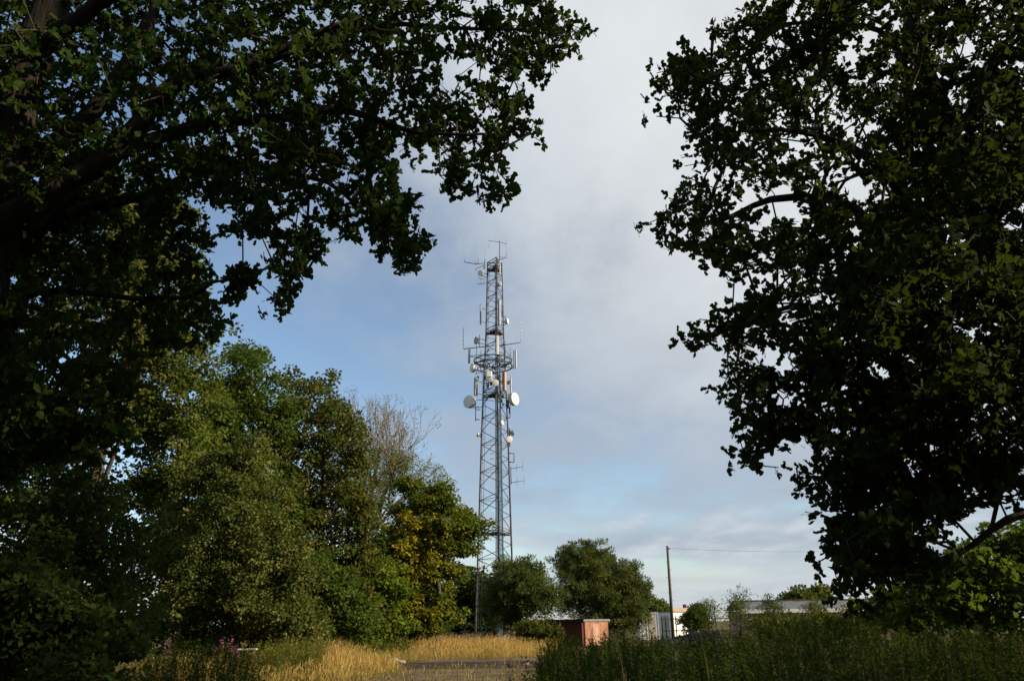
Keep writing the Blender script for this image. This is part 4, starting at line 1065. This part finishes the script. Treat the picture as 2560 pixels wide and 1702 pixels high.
def panel(px, y0, y1, wpx, dy=-.3, mat='panel', rz=0.0, thick=.6, arms=True, label=None):
    a, b = tl(px, y0, dy), tl(px, y1, dy); H = a[2] - b[2]; c = (a + b) / 2
    w = wpx / 22.0; d = w * thick
    m = MB(); ca, sa = math.cos(rz), math.sin(rz)
    prof = [(-.5, -.3), (-.38, -.5), (.38, -.5), (.5, -.3), (.5, .5), (-.5, .5)]
    vs = []
    for zz, s in ((-H / 2, .9), (-H / 2 + .06, 1), (H / 2 - .06, 1), (H / 2, .9)):
        for (u, v) in prof:
            x, y = u * w * s, v * d * s; vs.append(c + np.array((x * ca - y * sa, x * sa + y * ca, zz)))
    k = 6; fs = [tuple(range(k))[::-1], tuple(3 * k + q for q in range(k))]
    for i in range(3):
        for q in range(k): fs.append((i * k + q, i * k + (q + 1) % k, (i + 1) * k + (q + 1) % k, (i + 1) * k + q))
    m.add(vs, fs); o = m.build('panel_antenna', M[mat], tower)
    if label: o['label'] = label
    if arms:
        mm = MB(); bk = c + np.array((-d * .9 * -sa, d * .9 * ca, 0))
        mm.tube([bk + np.array((0, 0, -H * .55)), bk + np.array((0, 0, H * .55))], .035, 6)
        for zz in (-H * .35, H * .35):
            p = bk + np.array((0, 0, zz)); mm.tube([p, near_leg(p)], .03, 6)
        mm.build('mount', M['steel_dark'], o)
def bar(name, pts, r=.03, mat='steel_dark', dy=0.0):
    return MB().tube([tl(x, y, dy) for x, y in pts], r, 6).build(name, M[mat], tower)
def whip(px, y0, y1, r=.022, mat='panel_grey', dy=0.0, dx=0):
    a, b = tl(px, y0, dy), tl(px + dx, y1, dy)
    return MB().tube([a, a * .75 + b * .25, b], [r * 1.6, r, r * .7], 6).build('whip_antenna', M[mat], tower)
# crown of whips
bar('boom', [(1212, 658), (1190, 660), (1161, 655)], .045); bar('boom', [(1243, 653), (1250, 650), (1266, 643)], .045)
whip(1161, 655, 595, dx=-2); whip(1189, 662, 614); whip(1212, 655, 619); whip(1195, 658, 646, .03, 'steel_dark'); whip(1266, 644, 581)
MB().tube([tl(1249, 655), tl(1249, 603)], .05, 6).build('top_mast', M['steel'], tower)
bar('cross_arm', [(1222, 602), (1249, 605), (1267, 610)], .028); bar('cross_arm', [(1249, 643), (1262, 643)], .025)
whip(1223, 618, 586, .014); bar('boom', [(1243, 660), (1243, 645)], .05); bar('boom', [(1212, 660), (1212, 649)], .05)
panel(1250, 651, 685, 3.5, -.6, 'panel', arms=False); panel(1211, 660, 672, 5, -.5, 'panel', arms=False)
dish(1201, 682, 7.8, (-.35, -1, -.05), .35, -.6, 'dish', label='cream dish near the mast top')
bar('boom', [(1208, 664), (1190, 672), (1189, 676)], .04); bar('boom', [(1212, 698), (1203, 698), (1195, 694)], .03)
def yagi(pts, ns, ln, dy=0):
    o = bar('yagi_antenna', pts, .028, 'steel_dark', dy)
    m = MB(); a, b = tl(*pts[0], dy), tl(*pts[-1], dy)
    for q in range(ns):
        p = a + (b - a) * (.45 + .55 * q / max(1, ns - 1)); m.tube([p + np.array((0, 0, -ln)), p + np.array((0, 0, ln))], .014, 4)
    m.build('element', M['steel'], o)
yagi([(1222, 707), (1195, 710)], 3, .28)
panel(1250, 704, 714, 8, -.3, 'panel', arms=False); dish(1246, 713, 4.5, (-.2, -1, -.2), .4, -.5, 'panel_grey')
panel(1201.5, 762, 810, 3.6, -.2, 'panel_grey', .5); panel(1248, 750, 813, 5, -.9, 'panel', -.3)
bar('bracket', [(1252, 791), (1263, 791), (1263, 812), (1252, 812)], .05); dish(1270, 803, 7, (1, -.35, 0), .7, 0, 'dish', False, 'small dish pointing right on a square bracket')
bar('bracket', [(1255, 790), (1255, 767)], .02)
# middle
bar('boom', [(1234, 862), (1215, 866), (1159, 872)], .05); bar('boom', [(1240, 864), (1270, 861), (1301, 856)], .05)
def colinear(px, y0, y1, ca, cb):
    a, b = tl(px, y0), tl(px, y1)
    o = MB().tube([a, b], .022, 6).build('collinear_antenna', M[ca], tower)
    for q in range(5):
        p = a + (b - a) * (.18 + .8 * q / 5); MB().tube([p, p + (b - a) * .085], .042, 6).build('sleeve', M[cb], o)
colinear(1158, 872, 818, 'panel_grey', 'steel_dark'); colinear(1302, 857, 803, 'panel', 'panel')
dish(1189, 851, 9.5, (-1, -.55, -.05), .35, -.2, 'panel_grey', label='grey dish on the left above the gallery'); bar('bracket', [(1199, 866), (1199, 836)], .04)
panel(1173, 871, 908, 5, -.3, 'panel_grey', .4, arms=False); dish(1179, 919, 11.5, (-1, -.50, 0), .6, -.9, 'dish', False, 'white drum dish under the left gallery boom')
for pts in ([(1175, 890), (1205, 886), (1232, 872)], [(1174, 891), (1206, 894)], [(1184, 906), (1190, 915)], [(1191, 862), (1191, 934)], [(1187, 934), (1203, 932)], [(1202, 875), (1202, 925)]):
    bar('bracket', pts, .032)
panel(1244, 839, 888, 6.5, -1.6, 'panel', .2); panel(1289, 875, 920, 4.5, .1, 'panel', -.4, arms=False); bar('bracket', [(1284, 876), (1284, 922)], .045)
for pts in ([(1252, 865), (1275, 889), (1275, 868)], [(1263, 852), (1263, 895)], [(1276, 897), (1285, 896)], [(1274, 921), (1288, 920)], [(1265, 893), (1276, 888)], [(1277, 880), (1277, 897)]):
    bar('bracket', pts, .032)
panel(1223, 929, 942, 14, -2.0, 'dish', 0, .4, arms=False); dish(1223.5, 948, 8, (-.15, -1, -.1), .4, -2.0, 'dish', label='round dish left of the mast centre'); dish(1238.5, 957, 8.2, (.05, -1, -.15), .4, -2.4, 'dish', label='round cream dish at the mast centre')
panel(1190, 944, 988, 9, -.4, 'panel_grey', .5, .7); dish(1194, 944, 5, (-.6, -1, 0), .4, -.1, 'panel_grey', False)
panel(1260.5, 930, 976, 9, -.6, 'panel_tan', -.7, .6, label='tan panel antenna right of the mast'); panel(1277, 944, 990, 3.5, .2, 'panel', -.4)
dish(1271, 956, 5, (.3, -1, 0), .5, .3, 'panel_grey', False)
dish(1171, 1003, 16, (-.62, -.9, .02), .62, -.3, 'dish', label='big drum dish on the left facing the camera'); dish(1288, 997, 16, (.86, -.62, .0), .55, -.3, 'dish', label='big drum dish on the right in full sun')
for pts in ([(1189, 1002), (1189, 1052)], [(1189, 1018), (1202, 1018)], [(1189, 1023), (1201, 1024)], [(1190, 1048), (1200, 1049)], [(1270, 996), (1275, 996), (1275, 1045)], [(1265, 1021), (1275, 1018)], [(1265, 1044), (1275, 1044)], [(1265, 1000), (1272, 1014)]):
    bar('bracket', pts, .05)
panel(1274, 1018, 1034, 4, .2, 'steel_dark', arms=False); panel(1269, 1000, 1018, 7, -.2, 'steel_dark', arms=False)
for q in range(22):    # junction clutter behind the dishes
    x, y = rt.uniform(1203, 1264), (rt.uniform(935, 1000) if q < 13 else rt.uniform(845, 1060))
    panel(x, y, y + rt.uniform(5, 13), rt.uniform(3, 7), rt.uniform(-1.0, .8), ('steel_dark', 'panel_grey', 'steel_dark')[q % 3], rt.uniform(-1, 1), arms=False)
for q in range(16):
    y = 934 + q * 4.4; bar('bracket', [(1204, y), (1230 + rt.uniform(-10, 25), y + rt.uniform(-5, 5))], .03)
dish(1256, 1056, 6, (.9, -.6, 0), .7, -.4, 'dish'); dish(1193, 1086, 5.5, (-1, -.3, .2), .6, 0, 'panel_grey')
dish(1284, 1082, 7.5, (1, .25, -.05), .5, 0, 'panel_grey', label='dark small dish facing away on the right'); dish(1273, 1098, 8.2, (.15, -1, -.05), .4, -.5, 'dish', label='small white dish low on the right')
bar('bracket', [(1273, 1070), (1274, 1116)], .06)
bar('bracket', [(1272, 1133), (1285, 1133), (1285, 1155), (1272, 1155)], .06)
bar('bracket', [(1277, 1166), (1278, 1210)], .05)
yagi([(1278, 1171), (1307, 1166)], 2, .45); yagi([(1278, 1206), (1310, 1201)], 2, .45)
for y in (1134, 1147): bar('bracket', [(1225, y), (1236, y - 1)], .03, dy=-2)
bar('bracket', [(1232, 1310), (1233, 1334)], .04, dy=-1.5); bar('bracket', [(1228, 1310), (1238, 1310)], .03, dy=-1.5)

# ------------------------------------------------------------------ pole and wire
def wooden_pole(px_top, py_top, Y, label, lean=0.0):
    top = at(px_top, py_top, Y); b = np.array((top[0] + lean, Y, 0))
    root = empty('utility_pole', tuple(b)); tagp(root, label, 'pole', 'wooden utility poles')
    t = top - b; MB().tube([(0, 0, 0), t * .5, t], [.13, .11, .085], 10).build('shaft', M['pole'], root)
    MB().box(t + np.array((.06, 0, -.22)), (.18, .14, .12)).tube([t + np.array((.08, 0, -.2)), t + np.array((.22, 0, -.16))], .03, 6).build('insulator', M['steel_dark'], root)
    for q in range(7):
        z = t[2] * (.35 + .08 * q); m = MB().tube([(t[0] * z / t[2] + .1 * (1 if q % 2 else -1), 0, z), (t[0] * z / t[2] + .24 * (1 if q % 2 else -1), 0, z)], .012, 5); m.build('step_bolt', M['steel'], root)
    return top
pt = wooden_pole(1668, 1364, 60, 'plain wooden pole standing right of the willow bush', -.12)
pt2 = wooden_pole(2700, 1330, 58, 'second wooden pole carrying the wire behind the right oak', .1)
w0, w1 = pt + np.array((.15, 0, -.18)), pt2 + np.array((-.1, 0, -.18))
wp = [w0 + (w1 - w0) * t + np.array((0, 0, -1.1 * 4 * t * (1 - t) * .6)) for t in np.linspace(0, 1, 30)]
tagp(MB().tube(wp, .008, 5).build('overhead_wire', M['steel_dark']), 'thin wire running right from the wooden pole', 'wire')

# ------------------------------------------------------------------ sheds and cabins
def dims(x0, x1, ytop, Y):
    a, b = at(x0, ytop, Y), at(x1, ytop, Y); return a, b
# brick shed: shade painted into the left wall's colour, sun into the right's
c0 = at(1456, 1552, 57); cl = at(1288, 1552, 60.5); cr = at(1518, 1549, 60.5)
shed = empty('brick_shed', (c0[0], c0[1], 0)); tagp(shed, 'low red brick shed with flat roof in front of the willow', 'shed')
o0 = np.array((c0[0], c0[1], 0)); HZ = c0[2] - .02
L_ = np.array((cl[0], cl[1], 0)) - o0; R_ = np.array((cr[0], cr[1], 0)) - o0; B_ = L_ + R_
def wallq(name, A, B, h, mat, parent, th=.2, z0=0.0):
    A, B = np.array(A, float), np.array(B, float); d = B - A; L = np.linalg.norm(d[:2]); ang = math.atan2(d[1], d[0])
    c = (A + B) / 2; return MB().box((c[0], c[1], z0 + h / 2), (L, th, h), ang).build(name, M[mat], parent)
wallq('wall', L_ * .975, (0, 0, 0), HZ, 'brick', shed); wallq('wall', R_ * .04, R_ * .97, HZ - .003, 'sunlit_brick', shed)
wallq('wall', L_ + R_ * .05, B_ - R_ * .05, HZ - .005, 'brick', shed); wallq('wall', R_ + L_ * .03, B_ - L_ * .03, HZ - .007, 'brick', shed)
rfm = MB(); ex = 1.06; cc = B_ / 2
V = [cc + (p - cc) * ex for p in (np.zeros(3), R_, B_, L_)]
rfm.add([v + np.array((0, 0, HZ + .002)) for v in V] + [v + np.array((0, 0, HZ + .16)) for v in V], [(3, 2, 1, 0), (4, 5, 6, 7), (0, 1, 5, 4), (1, 2, 6, 5), (2, 3, 7, 6), (3, 0, 4, 7)])
rf = rfm.build('roof', M['felt'], shed)
_d = V[0] - V[3]; _n = np.array((-_d[1], _d[0], 0)); _n = _n / np.linalg.norm(_n); _n = -_n if _n[1] > 0 else _n
MB().box((V[0] + V[3]) / 2 + _n * .02 + np.array((0, 0, HZ + .04)), (np.linalg.norm(_d), .035, .24), math.atan2(_d[1], _d[0])).build('fascia', M['dark_trim'], rf)
wallq('door', R_ * .34, R_ * .60, 1.45, 'sun_patch', shed, .24)  # pale slab whose colour stands in for a patch of sun on the wall
# dead branches heaped on the shed roof
br = empty('brush_pile', (c0[0] + L_[0] * .2, c0[1] + L_[1] * .2 + .8, HZ + .16)); tagp(br, 'dead branches heaped on the brick shed roof', 'branches')
rb = np.random.default_rng(70)
for q in range(26):
    a = rb.uniform(0, 6.28); L = rb.uniform(.4, 1.2); p = np.array((rb.normal() * .7, rb.normal() * .3, .02 + rb.random() * .3))
    e = p + np.array((math.cos(a) * L, math.sin(a) * L * .4, rb.uniform(-.05, .3)))
    MB().tube([p, (p + e) / 2 + rb.normal(size=3) * .06, e], [.022, .016, .006], 4).build('stick', M['bark_grey'], br)
# cream hut at the mast foot
def hut(name, label, cat, px0, px1, ytop, Y, depth, rz, wall, roof, group=None, h_add=0, ribs=0, door=True):
    a, b = at(px0, ytop, Y), at(px1, ytop, Y); w = b[0] - a[0]; h = a[2] + h_add; c = ((a[0] + b[0]) / 2, Y + depth / 2, 0)
    root = empty(name, c, rz); tagp(root, label, cat, group)
    for s in (-1, 1):
        MB().box((0, s * depth / 2, h / 2), (w, .06, h)).build('wall', M[wall], root)
        MB().box((s * (w / 2 - .032), 0, h / 2 - .002), (.06, depth - .064, h - .004)).build('wall', M[wall], root)
    MB().box((0, 0, h + .05), (w + .14, depth + .14, .09)).build('roof', M[roof], root)
    if ribs:
        for q in range(ribs):
            x = -w / 2 + w * (q + .5) / ribs
            MB().box((x, -depth / 2 - .045, h / 2), (.04, .012, h * .92)).build('rib', M[wall], root)
    for s in (-1, 1):
        MB().box((s * (w / 2 + .012), -depth / 2 - .035, h / 2), (.07, .05, h)).build('corner_post', M[roof], root)
    if door:
        d = MB().box((w * .18, -depth / 2 - .04, h * .44), (min(.85, w * .35), .03, h * .86)).build('door', M['cream' if wall != 'cream' else 'brown_wood'], root)
        MB().box((w * .18 + min(.85, w * .35) * .35, -depth / 2 - .07, h * .45), (.05, .04, .12)).build('handle', M['steel_dark'], d)
    return root
hut('cabinet_hut', 'small cream hut with brown posts at the mast foot', 'hut', 1252, 1284, 1560, 58, 1.6, .25, 'cream', 'brown_wood', h_add=.25)
hut('equipment_cabinet', 'pale grey cabinet under the beech left of the mast foot', 'cabinet', 1156, 1172, 1580, 60, .6, .1, 'concrete', 'felt', door=True)
# white rail fence by the cabinet
fr = empty('rail_fence', (at(1180, 1580, 60)[0], 60, 0)); tagp(fr, 'short pale rail fence beside the grey cabinet', 'fence')
for q in range(6):
    MB().box((-.35 + q * .22, 0, .45), (.04, .04, .9)).build('picket', M['white_paint'], fr)
for z in (.3, .8): MB().box((.2, .04, z), (1.3, .03, .06)).build('rail', M['white_paint'], fr)
hut('site_cabin', 'white cabin half hidden by the right side of the willow', 'cabin', 1600, 1645, 1533, 74, 2.4, -.06, 'white_paint', 'white_paint', 'white site cabins', ribs=4)
hut('site_cabin', 'white cabin standing directly behind the wooden pole', 'cabin', 1652, 1711, 1530, 80, 4.5, -.55, 'white_paint', 'felt', 'white site cabins', ribs=0, door=True)
# house roof beyond
h0 = at(1695, 1519, 130)
hs = empty('far_house', (h0[0], 130, 0)); tagp(hs, 'tan tiled roof of a house behind the white cabins', 'house')
hw, hd, he = 2.6, 4.0, h0[2] - 1.4
MB().box((0, 0, he / 2), (2 * hw, hd, he)).build('wall', M['cream'], hs)
m = MB(); A = [(-hw - .2, -hd / 2 - .2, he), (hw + .2, -hd / 2 - .2, he), (hw + .2, hd / 2 + .2, he), (-hw - .2, hd / 2 + .2, he), (-hw - .2, 0, h0[2]), (hw + .2, 0, h0[2])]
m.add(A, [(0, 1, 5, 4), (2, 3, 4, 5), (1, 2, 5), (3, 0, 4), (0, 3, 2, 1)]).build('roof', M['tan_roof'], hs)
MB().box((1.2, .4, h0[2] + .1), (.5, .5, .9)).build('chimney', M['brick'], hs)
# long low building on the right
e0, e1 = at(1862, 1531, 72), at(2092, 1516, 72); r0_, r1_ = at(1868, 1515, 75.5), at(2094, 1500, 75.5)
ez = (e0[2] + e1[2]) / 2; rz_ = (r0_[2] + r1_[2]) / 2 + .25
ex0, ex1 = e0[0], e1[0] + 9
lb = empty('long_building', ((ex0 + ex1) / 2, 74, 0), -.08); tagp(lb, 'long low building with grey roof and white fascia', 'building')
W = (ex1 - ex0) / 2
LBZ = lambda t: 0
MB().box((0, -1.9, ez / 2 - .1), (2 * W - .4, .2, ez - .2)).build('wall', M['brown_wall'], lb); MB().box((0, 5.2, ez / 2), (2 * W - .4, .2, ez)).build('wall', M['brown_wall'], lb)
for s in (-1, 1): MB().box((s * (W - .3), 1.65, ez / 2 - .005), (.2, 6.88, ez - .2)).build('wall', M['brown_wall'], lb)
nsh = 24
for q in range(nsh):      # roof sheets, each lapped over its neighbour
    x0 = -W + 2 * W * q / nsh; x1 = x0 + 2 * W / nsh - .02; up = .012 * (q % 2)
    for (ya, za, yb, zb) in ((-2.25, ez + .10, 1.6, rz_), (5.5, ez + .10, 1.6, rz_)):
        MB().add([(x0, ya, za + up), (x1, ya, za + up), (x1, yb, zb + up), (x0, yb, zb + up), (x0, ya, za + up - .04), (x1, ya, za + up - .04), (x1, yb, zb + up - .04), (x0, yb, zb + up - .04)],
                 [(0, 1, 2, 3), (7, 6, 5, 4), (0, 4, 5, 1), (1, 5, 6, 2), (2, 6, 7, 3), (3, 7, 4, 0)]).build('roof_sheet', M['slate'], lb)
MB().box((0, 1.6, rz_ + .05), (2 * W + .1, .35, .10)).build('ridge', M['brown_wood'], lb)
MB().box((0, -2.31, ez - .08), (2 * W + .1, .06, .34)).build('fascia', M['white_paint'], lb)
for q in range(7):
    x = -W + 1.2 + q * (2 * W - 2.4) / 6
    wn = MB().box((x, -2.02, ez * .52), (1.1, .05, .9)).build('window', M['white_paint'], lb); MB().box((x, -2.052, ez * .52), (.94, .02, .76)).build('pane', M['glass'], wn)
# dark heap and steel fence in front of the pole
hp = np.random.default_rng(72); m = []
nx, ny = 40, 12
h_a, h_b = at(1636, 1590, 46), at(1800, 1552, 46)
gx = np.linspace(h_a[0], h_b[0], nx); gy = np.linspace(44.5, 49, ny)
Vh = []; 
for j in range(ny):
    for i in range(nx):
        e = math.sin(math.pi * j / (ny - 1)) ** .6 * (1 if 0 < i < nx - 1 else 0)
        z = (np.interp(i / (nx - 1), [0, .1, .4, .7, 1], [.15, .5, .75, 1.0, 1.05])) * e
        Vh.append((gx[i] + hp.normal() * .03, gy[j], max(0, z + (hp.normal() * .07 if e > 0 else 0)) - .02))
Th = []
for j in range(ny - 1):
    for i in range(nx - 1):
        a = j * nx + i; Th += [(a, a + 1, a + nx + 1), (a, a + nx + 1, a + nx)]
tagp(link(bpy.data.objects.new('soil_heap', mesh_np('soil_heap', np.array(Vh), np.array(Th), M['soil'], smooth=True))), 'long dark heap of soil at the foot of the pole', 'heap')
sf = empty('steel_fence', (at(1660, 1560, 52)[0], 52, 0)); tagp(sf, 'thin steel rail fence between the pole and the saplings', 'fence')
fx = [at(x, 1560, 52)[0] - sf.location.x for x in (1655, 1664, 1690, 1724, 1757, 1790, 1826)]
for x in fx: MB().box((x, 0, .95), (.06, .06, 1.9)).build('post', M['steel_rust'], sf)
for z in (1.0, 1.72): MB().box(((fx[0] + fx[-1]) / 2, -.05, z), (fx[-1] - fx[0] + .1, .035, .05)).build('rail', M['steel_dark'], sf)
MB().tube([(fx[4], -.06, 1.7), (fx[4] + .9, -.06, .3)], .03, 5).build('strut', M['steel_rust'], sf)
# small things in the grass
wbp = at(618, 1622, 26); wb = empty('white_board', (wbp[0], 26, 0)); tagp(wb, 'white board lying on a low trestle in the long grass', 'board')
MB().box((0, 0, wbp[2]), (.62, .25, .04), .05).build('plank', M['white_paint'], wb)
for s in (-.22, .22): MB().box((s, 0, wbp[2] / 2 - .02), (.06, .2, wbp[2] - .04)).build('support', M['brown_wood'], wb)
rk = np.random.default_rng(73)
for (px, py, s, lb_) in [(985, 1652, .22, 'pale rubble stone in the grass left of the track'), (1003, 1654, .15, 'smaller pale stone right beside the rubble stone'), (1318, 1660, .14, 'brown stone on the track edge by the lone weed')]:
    Yg = None
    for yy in np.arange(20, 60, .1):
        if at(px, py, yy)[2] < 0.03: Yg = yy
        elif Yg is None: continue
    lo_, hi_ = 10., 200.
    for _ in range(40):
        mid = (lo_ + hi_) / 2
        if at(px, py, mid)[2] > 0.05: lo_ = mid
        else: hi_ = mid
    p = at(px, py, lo_); V = []
    u = np.linspace(0, 2 * math.pi, 9)[:-1]
    for zz, rr in ((0, .9), (.35, 1.0), (.7, .7), (.85, .3)):
        for t in u: V.append((math.cos(t) * rr * s * 1.4 * rk.uniform(.8, 1.15), math.sin(t) * rr * s * rk.uniform(.8, 1.15), zz * s * rk.uniform(.9, 1.1)))
    Fs = [tuple(range(8))[::-1], tuple(24 + q for q in range(8))] + [(i * 8 + q, i * 8 + (q + 1) % 8, (i + 1) * 8 + (q + 1) % 8, (i + 1) * 8 + q) for i in range(3) for q in range(8)]
    o = MB().add(V, Fs).build('stone', M['concrete' if px < 1100 else 'brown_wall']); o.location = (p[0], p[1], 0); tagp(o, lb_, 'stone', 'stones by the track')
